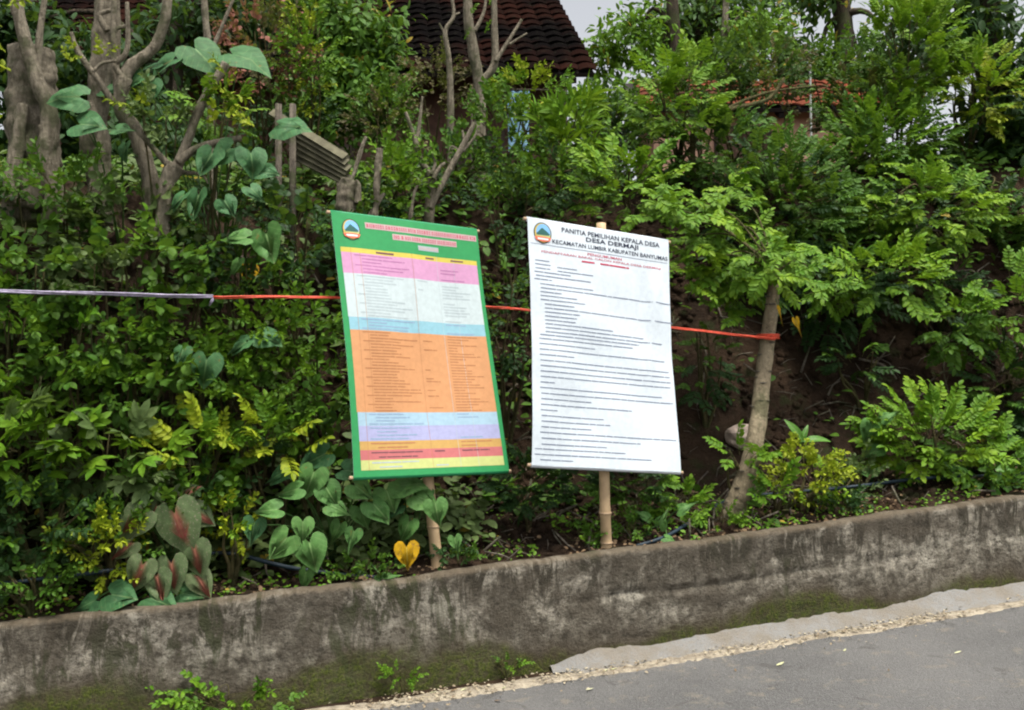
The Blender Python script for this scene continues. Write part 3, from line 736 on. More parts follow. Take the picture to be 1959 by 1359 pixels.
def big_leaf(root, base, p, size, ang, mat, shape='heart', facing=.7, name='leaf', narrow=1., flat_=False, pr=.006):
    """one broad leaf at world point p: tip direction given by its angle in the upright plane (0 = up, 90 = right, 180 = down)"""
    a = math.radians(ang); d = Vector((math.sin(a), -.25*R(.5, 1.3), math.cos(a)*.85)); nrm = Vector((R(-.5, .5), -facing*R(.7, 1.2), 1-.45*facing)) if not flat_ else Vector((R(-.25, .25), -1, .35))
    if flat_: d.y = -.12
    if shape == 'heart': v, f, at = heart(size, narrow*R(.92, 1.08), R(-.05, .35) if not flat_ else R(-.02, .08), R(.05, .4), R(0, 2.4))
    else: v, f, at = blade(size, size*narrow, R(.25, .6))
    v = xf(v, p, d, nrm); mb = MB(); mb.add(v.tolist(), f, 0, at); lf = mb.build(name, mat, root, True, 'lf')
    mb = MB(); dn = d.normalized(); att = Vector(p)+dn*(.12*size if shape == 'heart' else 0)
    m = base.lerp(att, .55)+Vector((0, .02, .10*(att-base).length)); pth = smooth_path([base-Vector((0, 0, .03)), m, att-Vector((0, 0, .004))], 5)
    mb.tube(pth, lerp_list([pr, pr*.5], len(pth)), 6); mb.build('petiole', M['petiole'], root, True)
    return lf
def taro(label, base, leaves, mat, name='taro_plant', cat='plant', group=None, shape='heart', facing=.7, narrow=1., pr=.006, flat_=False):
    root = thing(name, label, cat, base, group)
    for px, py, size, ang, t, *k in leaves:
        p = ptt(px, py, t); g_ = gz(p.x, p.y)
        if p.z < g_+.02: p.z = g_+.02
        big_leaf(root, Vector(base)+Vector((R(-.03, .03), R(-.03, .03), 0)), p, R(.78, 1.0)*size*Yt(px, t)/FPX, ang, k[0] if k else mat, shape, facing, narrow=narrow, pr=pr, flat_=flat_)
    return root

# ------------------------------------------------------------------ trees and trunks
def scarred_tree():
    b = hit(1402, 985); Y0 = b.y
    tie = trunk_tie
    pth = smooth_path([b-Vector((0, 0, .12)), b, pt(1425, 920, Y0-.01), pt(1447, 830, Y0-.02), pt(1462, 700, 5.82), pt(1478, 575, 5.80), pt(1484, 520, 5.78)], 12)
    n = len(pth); rad = lerp_list([.080, .072, .058, .050, .046, .038, .028], n)
    rad = [r*(1+.035*math.sin(i*1.7)+.03*nz(i*.3, 1)) for i, r in enumerate(rad)]
    root = thing('scarred_tree', 'leaning pale tree with leaf scars and the red twine tied round it', 'tree', b)
    mb = MB(); mb.tube(pth, rad, 14, bump=.06); tr = mb.build('trunk', M['papaya'], root, True)
    mb = MB()
    for i in range(30):
        k = int(R(.12, .98)*(n-1)); a = R(2.6, 6.8); c = pth[k]; q = Vector((math.cos(a), math.sin(a), 0)); p = c+q*rad[k]*.98
        mb.tube([p-Vector((-q.y, q.x, 0))*.018, p+q*.006, p+Vector((-q.y, q.x, 0))*.018], [.003, .006, .003], 6)
    mb.build('leaf_scars', M['bark_grey'], tr, True, kind='stuff')
    mb = MB(); k = min(range(n), key=lambda i: abs(pth[i].z-trunk_tie.z))
    for j in range(3): mb.tube([pth[k]+Vector((math.cos(a)*.064, math.sin(a)*.064, .01*j-.01)) for a in np.linspace(0, 6.28, 18)], .005, 5)
    tag(mb.build('twine_knot', M['red_twine'], None, True), 'loops of red twine wound round the leaning scarred trunk', 'twine')
    top = pth[-1]
    clusters = [(1482, 530, .72), (1450, 520, .75), (1500, 490, .8), (1430, 500, .7), (1330, 450, .95), (1280, 420, .85), (1400, 430, 1.0), (1360, 505, .95), (1310, 520, .9), (1440, 470, 1.), (1480, 520, .95), (1540, 480, 1.2), (1255, 395, 1.0), (1420, 380, 1.2), (1570, 540, 1.1), (1390, 555, .9), (1340, 385, 1.15)]
    for px, py, tt in clusters:
        e = ptt(px, py, tt-.25); m = top.lerp(e, .5)+Vector((0, 0, .10)); mb = MB(); q = smooth_path([top, m, e], 5)
        mb.tube(q, lerp_list([.008, .003], len(q)), 6); mb.build('branch', M['stem'], root, True)
        for i in range(13):
            o = bpy.data.objects.new('leaf_spray', spray_mesh('pin', random.choice(('bright', 'fresh', 'fresh')))); COL.objects.link(o); o.parent = root
            p = e+Vector((random.gauss(0, .085), random.gauss(0, .08), random.gauss(0, .07)))
            o.matrix_basis = mat4(p-b, (R(-1, 1), R(-1.1, .1), R(-.7, .4)), (R(-.4, .4), -.7, 1), R(.8, 1.15))
    for px, py, a in ((1490, 590, 172), (1522, 612, 168)):
        e = pt(px, py, 5.70); big_leaf(root, pt(1482, 560, 5.78), e, .062, a, M['yellow_leaf'], 'heart', .4, 'yellow_leaf', .5, pr=.003)['label'] = 'withered yellow leaf'
scarred_tree()

def P(t, *pp): return px_path(t, *pp)
# thick pale trunks at the left
tr = tree_from_paths('tree', 'thick pale buttressed trunk with a slim forked stem growing up it', 'tree',
    [(P(1.15, (70, 430), (68, 330), (62, 230), (60, 150), (62, 95)), [.15, .135, .135, .13, .11]), (P(.98, (60, 400), (95, 240), (72, 160), (48, 80), (22, -30)), [.05, .045, .04, .035, .03]),
     (P(1.0, (70, 170), (76, 70), (90, -30)), [.022, .018, .012]), (P(.98, (98, 430), (100, 330), (82, 240)), [.05, .04, .025]), (P(1.0, (20, 420), (30, 300), (45, 200)), [.05, .04, .03])], M['bark'])
add_sprays(tr, [ptt(x, y, .9) for x, y in ((5, 20), (30, 5), (10, 60), (8, 110), (5, 150), (8, 210), (15, 230))], 'twig_s', 'yellow', 1.1)
tr = tree_from_paths('tree', 'upright pale trunk with a broken lower fork and yellow-leaved side twig', 'tree',
    [(P(1.25, (188, 430), (190, 330), (186, 220), (196, 120), (202, 40), (205, -40)), [.075, .07, .06, .065, .065, .06]), (P(1.2, (172, 250), (165, 290), (166, 305)), [.05, .035, .012]),
     (P(1.12, (222, 140), (226, 60), (222, -30)), [.018, .016, .014]), (P(1.1, (205, 60), (190, 30), (212, 20)), [.02, .014, .01])], M['bark'])
tr = tree_from_paths('tree', 'crooked many-branched small tree with a curving upper limb', 'tree',
    [(P(.95, (290, 420), (285, 330), (255, 245), (228, 205), (238, 150)), [.05, .045, .04, .036, .04]), (P(.95, (238, 150), (252, 125), (295, 90), (315, 40), (322, -30)), [.034, .034, .03, .028, .026]),
     (P(.95, (220, 200), (185, 150), (150, 100), (136, 62)), [.02, .018, .016, .010]), (P(.93, (238, 150), (220, 125), (243, 95), (243, 5)), [.018, .015, .014, .010]), (P(.9, (178, 138), (195, 122), (222, 117)), [.010, .009, .008]),
     (P(1.0, (228, 205), (218, 120), (218, -30)), [.018, .016, .014]), (P(.95, (243, 50), (225, 55), (222, 62)), [.012, .01, .006])], M['bark'])
add_sprays(tr, [ptt(x, y, .85) for x, y in ((140, 90), (150, 105), (190, 100), (205, 98), (148, 118), (200, 105), (180, 110))], 'twig_s', 'yellow', .8, .03)
tr = tree_from_paths('tree', 'pollarded knotty stump with one thick upright stub and one level stub', 'tree',
    [(P(.8, (308, 470), (312, 400), (322, 345), (338, 318)), [.04, .04, .045, .05]), (P(.8, (338, 318), (362, 262), (385, 200), (432, 122)), [.03, .024, .024, .026]),
     (P(.78, (340, 310), (375, 285), (420, 272), (462, 264)), [.024, .02, .018, .017]), (P(.8, (330, 325), (290, 280), (255, 240)), [.02, .016, .012]), (P(.82, (345, 330), (385, 335), (398, 352)), [.012, .008, .004])], M['bark'])
add_sprays(tr, [ptt(x, y, .72) for x, y in ((425, 165), (440, 175), (410, 190), (420, 210), (400, 230), (450, 200), (465, 250), (470, 215), (440, 160), (480, 240))], 'twig_s', 'yellow', 1.2, .05)
tr = tree_from_paths('tree', 'slim grey stem rising beside the red-leaved shrub', 'tree',
    [(P(1.7, (408, 420), (404, 250), (400, 120), (392, 20), (390, -40)), [.03, .028, .024, .022, .02]), (P(1.7, (400, 110), (425, 50), (450, -10)), [.014, .012, .009])], M['bark'])
# pollarded pair behind the green banner
tr = tree_from_paths('tree', 'small forked pollard with bare cut branches behind the green banner', 'tree',
    [(P(1.55, (815, 470), (822, 400), (826, 348), (824, 335)), [.04, .034, .034, .036]), (P(1.55, (824, 340), (802, 300), (790, 255), (776, 215)), [.026, .018, .014, .010]), (P(1.57, (796, 280), (802, 240), (808, 185)), [.016, .013, .007]),
     (P(1.45, (822, 400), (855, 335), (885, 280), (908, 235)), [.022, .02, .018, .013]), (P(1.45, (885, 290), (908, 262), (914, 240)), [.010, .008, .005]), (P(1.5, (828, 342), (842, 320), (852, 312)), [.018, .012, .009]), (P(1.5, (826, 335), (832, 315), (830, 300)), [.014, .010, .007]),
     (P(1.46, (880, 290), (865, 280), (858, 290)), [.006, .005, .003]), (P(1.5, (888, 275), (886, 258), (884, 250)), [.012, .009, .007])], M['bark'], bump=.15)
add_sprays(tr, [ptt(x, y, 1.5) for x, y in ((780, 240), (800, 290), (880, 300), (850, 310), (905, 255))], 'twig_s', 'fresh', 1.0, .05)
tr = tree_from_paths('tree', 'tall pale slender tree forking in front of the dark roof', 'tree',
    [(P(2.6, (918, 420), (918, 200), (915, 150), (905, 95), (896, 40), (894, -40)), [.05, .046, .044, .042, .038, .034]), (P(2.6, (915, 160), (945, 125), (946, 60), (944, -40)), [.03, .03, .027, .022]),
     (P(2.55, (948, 118), (975, 75), (998, 38)), [.018, .014, .010]), (P(2.52, (975, 85), (990, 75), (1008, 64)), [.01, .008, .006]), (P(2.6, (908, 60), (925, 25), (932, -20)), [.016, .013, .010])], M['bark'], bump=.12)
add_sprays(tr, [ptt(x, y, 2.5) for x, y in ((905, 15), (915, 60), (890, 60), (930, 20))], 'twig_s', 'fresh', .9, .06)
tr = tree_from_paths('tree', 'thin twisted brown stem standing against the roof', 'tree',
    [(P(2.5, (862, 420), (862, 200), (858, 110), (852, 60), (868, 28), (858, -30)), [.03, .026, .022, .018, .014, .012]), (P(2.5, (856, 75), (840, 45)), [.012, .007]), (P(2.5, (866, 30), (880, 25)), [.010, .006])], M['bark'], bump=.12)
tr = tree_from_paths('tree', 'gnarled cut stump with flaking bark above the green banner', 'tree',
    [(P(1.35, (660, 440), (662, 380), (668, 345)), [.055, .06, .05]), (P(1.33, (672, 350), (690, 290), (700, 262)), [.016, .012, .009]), (P(1.3, (684, 390), (686, 360), (682, 345)), [.022, .018, .01]), (P(1.3, (718, 420), (722, 340), (726, 285)), [.02, .022, .020]), (P(1.3, (700, 430), (725, 385), (735, 370)), [.02, .018, .010]), (P(1.4, (782, 440), (790, 380), (798, 355)), [.016, .013, .008])], M['bark'], bump=.5)
# far trees in front of the sky
def far_tree(label, trunk, rad, crowns, colour, n, leaf=(.13, .055), mat='bark_dark', group=None, name='tree'):
    b = Vector(trunk[0]); g_ = gz(b.x, b.y); root = thing(name, label, 'tree', (b.x, b.y, g_), group)
    pth = smooth_path([Vector((b.x, b.y, g_-.3))]+[Vector(p) for p in trunk], 5); mb = MB(); mb.tube(pth, lerp_list(rad, len(pth)), 9, bump=.12)
    for c, r in crowns:
        q = smooth_path([pth[int(len(pth)*.7)], Vector(pth[-1]).lerp(Vector(c), .5)+Vector((0, 0, -.1)), c], 4); mb.tube(q, lerp_list([rad[-1]*.6, .008], len(q)), 5)
    mb.build('trunk', M[mat], root, True)
    tv, tf = leaflet(leaf[0], leaf[1], .2, .25)
    pos = []; dr = []; up = []
    tot = sum(r.x*r.z for _, r in crowns)
    for c, r in crowns:
        k = int(n*r.x*r.z/tot); nclump = max(6, k//22)
        for _ in range(nclump):
            d = rng.normal(size=3); d /= np.linalg.norm(d); cc = np.array(c)+d*np.array(r)*rng.random()**.45
            m = 22; off = rng.normal(size=(m, 3))*np.array([.13, .13, .08])*leaf[0]/.11; pos.append(cc+off)
            a = rng.normal(size=(m, 3)); a[:, 2] -= .35; dr.append(a+d*.6); u_ = rng.normal(size=(m, 3))*.45+np.array([0, -.5, 1]); up.append(u_)
    pos = np.vstack(pos)-np.array(root.location); me = scatter_mesh('crown', tv, tf, pos, np.vstack(dr), np.vstack(up), rng.uniform(.7, 1.3, len(pos)), lmat(colour))
    o = link('crown', me, root); o['kind'] = 'stuff'; return root
def cr(px, py, Y, rx, rz, ry=None): k = Y/FPX; return (pt(px, py, Y), Vector((rx*k, ry or rx*k*.8, rz*k)))
far_tree('leafy tree beyond the open end of the bank past the thickest trunk', [pt(-90, 600, 8.0), pt(-100, 200, 8.0), pt(-90, -100, 8.0)], [.1, .09, .08], [cr(-120, 150, 8, 150, 150), cr(-60, 20, 8, 120, 80), cr(-160, 380, 7.6, 140, 120)], 'dark', 4500, (.10, .045))
FT = 'tall background trees behind the houses'
far_tree('tall dark double-trunked tree seen against the sky beyond the peach house', [pt(1350, 200, 19), pt(1340, 60, 19), pt(1372, -60, 19)], [.25, .24, .2], [cr(1290, 60, 19, 110, 70), cr(1420, 20, 19, 130, 80), cr(1500, 110, 18.5, 120, 60)], 'far', 4200, (.17, .07))
far_tree('slim dark stem before the bright sky gap beside the old roof', [pt(1292, 240, 17), pt(1290, 80, 17), pt(1282, -60, 17)], [.12, .12, .1], [cr(1215, 70, 17, 62, 60), cr(1160, 110, 17, 40, 40), cr(1260, 190, 17, 80, 60)], 'fresh', 2000, (.14, .06))
far_tree('dark leafy tree between the old house and the red roof', [pt(1160, 330, 15.5), pt(1160, 260, 15.5), pt(1165, 190, 15.5)], [.08, .07, .05], [cr(1165, 230, 15.5, 70, 60), cr(1130, 290, 15, 60, 60)], 'dark', 2400, (.13, .06))
far_tree('slender pale stemmed tree rising above the red roof', [pt(1392, 240, 15.6), pt(1385, 100, 15.6), pt(1392, -40, 15.6)], [.06, .055, .05], [cr(1400, 150, 15.5, 90, 60), cr(1460, 60, 15.5, 70, 50)], 'fresh', 1800, (.12, .05), 'bark')
far_tree('leafy tree standing behind the peach house roof', [pt(1620, 240, 18), pt(1615, 60, 18), pt(1600, -60, 18)], [.2, .18, .15], [cr(1560, 150, 18, 90, 60), cr(1660, 170, 18, 140, 70), cr(1720, 90, 17.5, 60, 50), cr(1560, -10, 18, 60, 40)], 'far', 4200, (.16, .07))
far_tree('broad dark evergreen tree at the far end of the bank', [pt(1905, 700, 8.6), pt(1900, 300, 8.6), pt(1890, -60, 8.6)], [.12, .11, .09], [cr(1880, 60, 8.6, 90, 120), cr(1940, 250, 8.5, 90, 160), cr(1930, 480, 8.4, 90, 150), cr(2040, 300, 8.8, 110, 300), cr(1850, 330, 8.8, 70, 140), cr(1780, 40, 9.2, 70, 70)], 'dark', 9000, (.11, .05))
far_tree('dense tree crown filling the space behind the left trunks', [pt(330, 500, 8.2), pt(330, 200, 8.2), pt(340, -60, 8.2)], [.1, .09, .08], [cr(240, 130, 8.2, 170, 60), cr(420, 30, 8.2, 130, 60), cr(100, 230, 8, 130, 110), cr(330, 300, 7.8, 160, 90), cr(30, 60, 8.2, 90, 90)], 'dark', 7000, (.10, .045))
far_tree('loose leafy tree hanging over the left end of the old roof', [pt(600, 400, 8.6), pt(605, 150, 8.6), pt(610, -60, 8.6)], [.06, .055, .05], [cr(680, 90, 8.4, 80, 110), cr(620, 190, 8.2, 80, 90), cr(590, 20, 8.4, 70, 60), cr(720, 190, 8.2, 60, 70)], 'mid', 5200, (.085, .04))

# ------------------------------------------------------------------ shrubs: (label, cpx, cpy, tc, rx, rz, ry, kind, colour, kwargs)
UP = 'feathery green shrubs on the upper bank'
def S_(label, *a, **k): return shrub(label, *a, **k)
S_('bright feathery shrub in front of the red roof ridge', 1290, 195, 1.9, 75, 75, .28, 'pin', 'bright', base=(1300, 2.3))
S_('light green feathery shrub leaning out above the white banner', 1195, 365, 1.35, 85, 70, .28, 'pin', 'bright', base=(1210, 1.9), extra='fresh')
S_('darker feathery shrub below the peach house wall', 1490, 395, 1.65, 130, 110, .32, 'pin', 'mid', base=(1480, 2.1))
S_('dusky shrub beneath the horizontal brown branches', 1375, 300, 2.0, 100, 90, .3, 'pin', 'mid', base=(1400, 2.5))
S_('tangled mid-green shrub behind the top of the white banner', 1070, 345, 1.75, 100, 65, .25, 'twig', 'mid', base=(1070, 2.1))
S_('olive shrub with thin brown stems beside the white pole', 1650, 215, 2.6, 80, 95, .3, 'pin_s', 'far', base=(1650, 2.9), extra='brownish')
S_('dull leafy shrub at the left end of the red roof', 1180, 235, 2.5, 75, 60, .3, 'twig', 'mid', base=(1170, 2.9), extra='fresh')
S_('tall light green shrub reaching into the sky gap', 1735, 110, 2.3, 75, 120, .3, 'pin', 'bright', base=(1720, 2.6), up=.6)
S_('bright shoot with drooping leaf tips against the dark evergreen', 1870, 175, 2.1, 60, 75, .22, 'pin', 'bright', base=(1850, 2.4), extra='yellow')
S_('mid-green shrub between the peach house and the dark evergreen', 1690, 280, 2.2, 110, 80, .3, 'pin', 'fresh', base=(1690, 2.5))
S_('bright spreading shrub with drooping feathery tips below the evergreen', 1775, 405, 1.45, 125, 60, .3, 'pin', 'bright', base=(1760, 1.9), droop=.25)
S_('shaded shrub behind the spreading bright shrub', 1630, 450, 1.7, 110, 80, .3, 'pin', 'mid', base=(1640, 2.0))
S_('bright feathery tuft hanging over the bare soil bank', 1690, 535, 1.05, 95, 50, .25, 'pin', 'bright', base=(1740, 1.5), droop=.35, extra='fresh')
S_('hanging leafy stem low over the bare soil', 1835, 620, 1.05, 60, 50, .2, 'pin', 'fresh', base=(1800, 1.35), droop=.35)
S_('hanging leafy stems at the far end of the bare bank', 1935, 590, .95, 45, 80, .2, 'pin', 'fresh', base=(1925, 1.5), droop=.35)
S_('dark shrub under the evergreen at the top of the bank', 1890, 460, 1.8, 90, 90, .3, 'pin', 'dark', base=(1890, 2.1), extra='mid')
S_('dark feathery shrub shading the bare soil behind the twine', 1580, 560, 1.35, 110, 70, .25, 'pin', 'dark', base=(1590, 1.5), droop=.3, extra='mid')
S_('rounded feathery bush on the terrace at the foot of the bare bank', 1775, 845, .55, 105, 85, .24, 'pin', 'fresh', base=(1780, .6), extra='bright', dens=4)
S_('low leafy bush trailing beside the rounded bush', 1890, 875, .5, 60, 60, .2, 'pin', 'mid', base=(1870, .55), extra='fresh')
S_('yellow-green bushy plant on the terrace behind the wall', 1540, 908, .30, 62, 52, .15, 'twig_s', 'yellow', base=(1535, .36), dens=4.4, extra='bright')
S_('small feathery seedling at the foot of the scarred tree', 1418, 872, .34, 42, 26, .1, 'pin_s', 'fresh', base=(1435, .4), extra='bright', dens=1.7)
S_('drooping feathery plant beside the yellow-green bush', 1488, 955, .28, 30, 34, .1, 'pin_s', 'fresh', base=(1490, .35), dens=2)
S_('grey-green low bush between the terrace bushes', 1635, 925, .48, 42, 42, .16, 'twig_s', 'dull', base=(1640, .5))
S_('leafy weed clump at the wall beyond the rounded bush', 1900, 925, .28, 70, 30, .12, 'twig', 'mid', base=(1900, .3))
S_('yellow-green shrub under the dark eave', 1020, 180, 2.9, 85, 42, .28, 'twig', 'fresh', base=(1030, 3.1), extra='yellow')
S_('upright long-leaved plant beside the blue cloth', 1085, 250, 2.1, 50, 60, .2, 'lance', 'bright', base=(1085, 2.4), up=.9)
S_('bright leafy shrub behind the top of the green banner', 755, 350, 1.55, 58, 62, .2, 'twig', 'fresh', base=(760, 1.8), extra='bright')
S_('brown-tinged thin shrub below the old roof', 830, 165, 2.9, 80, 60, .28, 'twig_s', 'brownish', base=(840, 3.1), dens=2)
S_('mid-green shrub between the two pollards', 965, 265, 2.2, 85, 70, .28, 'twig', 'mid', base=(965, 2.5), extra='fresh')
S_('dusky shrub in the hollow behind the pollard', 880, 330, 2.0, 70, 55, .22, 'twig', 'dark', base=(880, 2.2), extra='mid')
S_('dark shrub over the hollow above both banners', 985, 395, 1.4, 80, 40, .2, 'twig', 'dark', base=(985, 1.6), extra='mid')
S_('sparse green shrub with reddish stems under the roof', 740, 235, 2.4, 65, 75, .25, 'twig_s', 'mid', base=(740, 2.6), extra='brownish')
S_('shrub with dull red leaves behind the slim grey stem', 505, 95, 2.3, 75, 75, .28, 'twig', 'red', base=(505, 2.6), extra='brownish', dens=3.4)
S_('yellow-green twiggy shrub beside the red-leaved shrub', 585, 105, 2.1, 45, 110, .25, 'twig_s', 'fresh', base=(585, 2.4), extra='yellow')
S_('small shrub with pale new leaves under the curving limb', 300, 225, .85, 50, 35, .15, 'twig', 'dull', base=(300, 1.1), extra='yellow')
S_('light green shrub around the pollarded stump', 415, 215, .95, 60, 45, .16, 'pin_s', 'fresh', base=(380, 1.1))
S_('leafy shrub at the foot of the thick trunks', 120, 360, .9, 110, 50, .2, 'twig', 'mid', base=(120, 1.1))
S_('leafy shrub in front of the red roof and the slim dark stem', 1345, 165, 2.9, 95, 62, .3, 'twig', 'far', base=(1345, 3.1), extra='fresh')
S_('loose shrub in front of the red roof beside the white pole', 1455, 145, 2.9, 85, 65, .3, 'twig', 'far', base=(1465, 3.1), extra='brownish')
S_('leafy shrub hiding the end of the red roof', 1600, 145, 3.0, 85, 60, .3, 'twig', 'mid', base=(1620, 3.2), extra='fresh')
S_('shrub leaning over the peach wall from the terrace edge', 1645, 325, 2.0, 65, 60, .25, 'pin', 'mid', base=(1620, 2.3), extra='bright')
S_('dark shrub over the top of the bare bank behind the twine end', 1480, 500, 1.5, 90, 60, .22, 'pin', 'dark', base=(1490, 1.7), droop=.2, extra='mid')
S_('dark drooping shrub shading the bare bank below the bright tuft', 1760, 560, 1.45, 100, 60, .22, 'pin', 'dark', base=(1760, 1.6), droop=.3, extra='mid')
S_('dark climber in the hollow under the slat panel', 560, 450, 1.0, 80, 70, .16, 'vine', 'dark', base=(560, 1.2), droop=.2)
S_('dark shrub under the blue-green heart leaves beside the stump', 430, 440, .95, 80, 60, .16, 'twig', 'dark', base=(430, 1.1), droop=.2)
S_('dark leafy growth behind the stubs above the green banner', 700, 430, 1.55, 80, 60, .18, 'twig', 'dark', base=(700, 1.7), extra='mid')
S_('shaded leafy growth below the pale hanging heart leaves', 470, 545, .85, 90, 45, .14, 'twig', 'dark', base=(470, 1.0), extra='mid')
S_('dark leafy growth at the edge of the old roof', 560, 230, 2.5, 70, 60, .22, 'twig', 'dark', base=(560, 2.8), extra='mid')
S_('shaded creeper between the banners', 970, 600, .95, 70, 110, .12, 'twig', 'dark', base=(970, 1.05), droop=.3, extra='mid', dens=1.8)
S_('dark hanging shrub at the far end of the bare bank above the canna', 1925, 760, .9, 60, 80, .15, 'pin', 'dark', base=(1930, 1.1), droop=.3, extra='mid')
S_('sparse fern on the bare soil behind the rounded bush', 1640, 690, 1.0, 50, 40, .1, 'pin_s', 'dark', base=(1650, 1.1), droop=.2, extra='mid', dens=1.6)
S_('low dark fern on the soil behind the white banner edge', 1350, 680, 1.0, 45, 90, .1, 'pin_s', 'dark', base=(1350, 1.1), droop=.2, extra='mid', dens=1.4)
for lab, x, y, t, k, c in (('feathery shrub past the dark evergreen on the upper bank', 2080, 420, 1.5, 'pin', 'fresh'), ('hanging feathery shrub on the bank past the canna leaves', 2150, 640, 1.0, 'pin', 'mid'), ('leafy terrace bush past the canna leaves', 2090, 850, .5, 'twig', 'fresh'), ('dark shrub on the upper bank past the evergreen', 2260, 450, 1.6, 'twig', 'mid'), ('low bush on the terrace past the leafy terrace bush', 2280, 800, .6, 'pin', 'mid'),
        ('broad-leaved climber past the thickest pale trunk', -110, 560, .8, 'vine', 'mid'), ('small-leaved shrub past the large-lobed pale plant', -130, 800, .5, 'twig', 'mid'), ('dark terrace shrub past the wall-end creeper', -120, 1010, .3, 'twig', 'dark'), ('leafy climber on the bank past the grey twine', -260, 700, .6, 'vine', 'dull')):
    S_(lab, x, y, t, 130, 100, .25, k, c, base=(x, t+.2), droop=.15, dens=2.4)
# overgrown left part of the bank
LG = 'overgrown shrubs on the bank beside the green banner'
rows = [(40, 470, .85, 'vine', 'dull'), (150, 440, .95, 'vine', 'dull'), (255, 430, .85, 'vine', 'dull'), (330, 480, .75, 'vine', 'mid'), (90, 540, .75, 'vine', 'mid'), (215, 530, .75, 'vine', 'dull'),
        (30, 640, .6, 'twig', 'mid'), (130, 650, .65, 'vine', 'mid'), (240, 640, .65, 'twig', 'mid'), (345, 620, .7, 'vine', 'mid'), (60, 740, .55, 'vine', 'mid'), (180, 745, .6, 'twig', 'mid'), (290, 740, .6, 'vine', 'mid'), (400, 720, .65, 'twig', 'mid'),
        (500, 640, .75, 'twig', 'fresh'), (580, 650, .7, 'twig', 'fresh'), (590, 740, .6, 'twig', 'mid'), (490, 770, .6, 'twig', 'mid')]
KL = ['dull broad-leaved climber at the foot of the thickest pale trunk', 'dull broad-leaved climber filling the gap between the two pale trunks', 'dull broad-leaved climber round the foot of the crooked tree', 'green climber hanging below the pollarded stump',
      'green climber just above the grey twine below the thickest trunk', 'dull climber just above the grey twine below the crooked tree', 'small-leaved shrub under the grey twine at the open end of the bank', 'broad-leaved climber crossed by the grey twine', 'small-leaved shrub under the grey twine below the crooked tree',
      'broad-leaved climber right under the knot of the twines', 'broad-leaved climber above the large-lobed pale plant', 'small-leaved shrub above the two large-lobed plants', 'broad-leaved climber above the large-lobed plant beside the caladium', 'small-leaved shrub around the single broad blue-green leaf',
      'fresh green shrub under the middle of the red twine', 'fresh green shrub touching the green banner under the red twine', 'dark small-leaved shrub touching the green banner at mid height', 'dark small-leaved shrub above the yellowish fern-like plant']
for i, (x, y, t, k, c) in enumerate(rows):
    S_(KL[i], x, y, t, 75, 62, .2, k, c, group=LG, base=(x+R(-20, 20), t+.15), dens=2.6, extra='fresh' if c == 'mid' else 'mid', droop=.25, stems=4)
S_('large-lobed pale green plant at the left end of the terrace', 70, 850, .38, 110, 65, .2, 'lobed', 'fresh', base=(80, .45), extra='dull')
S_('large-lobed plant spreading beside the caladium', 215, 875, .40, 110, 60, .2, 'lobed', 'dull', base=(220, .45), extra='fresh')
S_('yellow-green fern-like plant below the fresh shrubs', 385, 870, .42, 80, 55, .18, 'pin', 'fresh', base=(390, .5), extra='yellow')
S_('yellowish fern-like plant beside the green banner edge', 510, 850, .45, 85, 50, .18, 'pin', 'yellow', base=(520, .5), extra='fresh')
S_('broad-leaved shrub behind the taro beside the banner', 600, 830, .5, 60, 60, .18, 'vine', 'mid', base=(600, .6))
S_('dark low shrub at the left end of the wall', 70, 1000, .25, 110, 70, .16, 'twig', 'dark', base=(70, .35), extra='mid', dens=3)
S_('yellow-tipped small shrub growing beside the caladium', 210, 1040, .20, 80, 65, .13, 'twig_s', 'mid', base=(210, .3), extra='yellow', dens=4)
S_('yellow variegated shrub between the caladium and the taro', 445, 1000, .26, 48, 45, .12, 'twig_s', 'yellow', base=(440, .3), dens=3.6)
S_('dark green shrub in the shade behind the caladium', 330, 960, .38, 120, 55, .15, 'twig', 'mid', base=(330, .45), extra='dark')
S_('deep green creeping plant spilling onto the wall end', 60, 1120, .12, 90, 40, .08, 'twig_s', 'dark', base=(60, .2), extra='mid', dens=3)
S_('leafy weed growing from the foot of the mossy wall', 440, 1335, -.10, 130, 24, .06, 'twig_s', 'fresh', base=(440, -.06), name='weed', cat='weed', dens=3, sc0=.9, stems=8, sr=.004)
S_('small weed at the wall foot beside the pale apron', 770, 1292, -.06, 40, 9, .03, 'twig_s', 'fresh', base=(770, -.05), name='weed', cat='weed', sc0=.5, sr=.003)
S_('little weed tuft where the pale apron begins', 975, 1268, -.04, 30, 8, .03, 'twig_s', 'fresh', base=(975, -.04), name='weed', cat='weed', sc0=.5, sr=.003)
for lab, x, y, t, rx, rz, k, c in (('low green weed at the foot of the white banner pole', 1115, 1035, .30, 42, 20, 'twig_s', 'fresh'), ('small weed tuft behind the wall beside the hose', 1215, 1020, .28, 35, 22, 'twig_s', 'mid'), ('light green seedling under the white banner', 1310, 965, .4, 35, 35, 'pin_s', 'fresh'),
        ('weed tuft beside the green banner pole', 880, 1075, .2, 45, 20, 'twig_s', 'mid'), ('low weed at the foot of the yellow-green bush', 1600, 985, .25, 50, 22, 'twig_s', 'mid'), ('leafy weed at the base of the scarred tree', 1380, 1000, .25, 40, 22, 'twig_s', 'fresh'), ('dark fern under the gap between the banners', 1010, 930, .5, 70, 50, 'pin_s', 'dark'),
        ('dark fern behind the white banner foot', 1210, 930, .5, 70, 45, 'pin_s', 'mid'), ('weed patch behind the taro leaves', 700, 1090, .18, 60, 25, 'twig_s', 'mid')):
    S_(lab, x, y, t, rx, rz, .1, k, c, base=(x, t+.03), name='weed', cat='weed', sr=.004, sc0=.8)

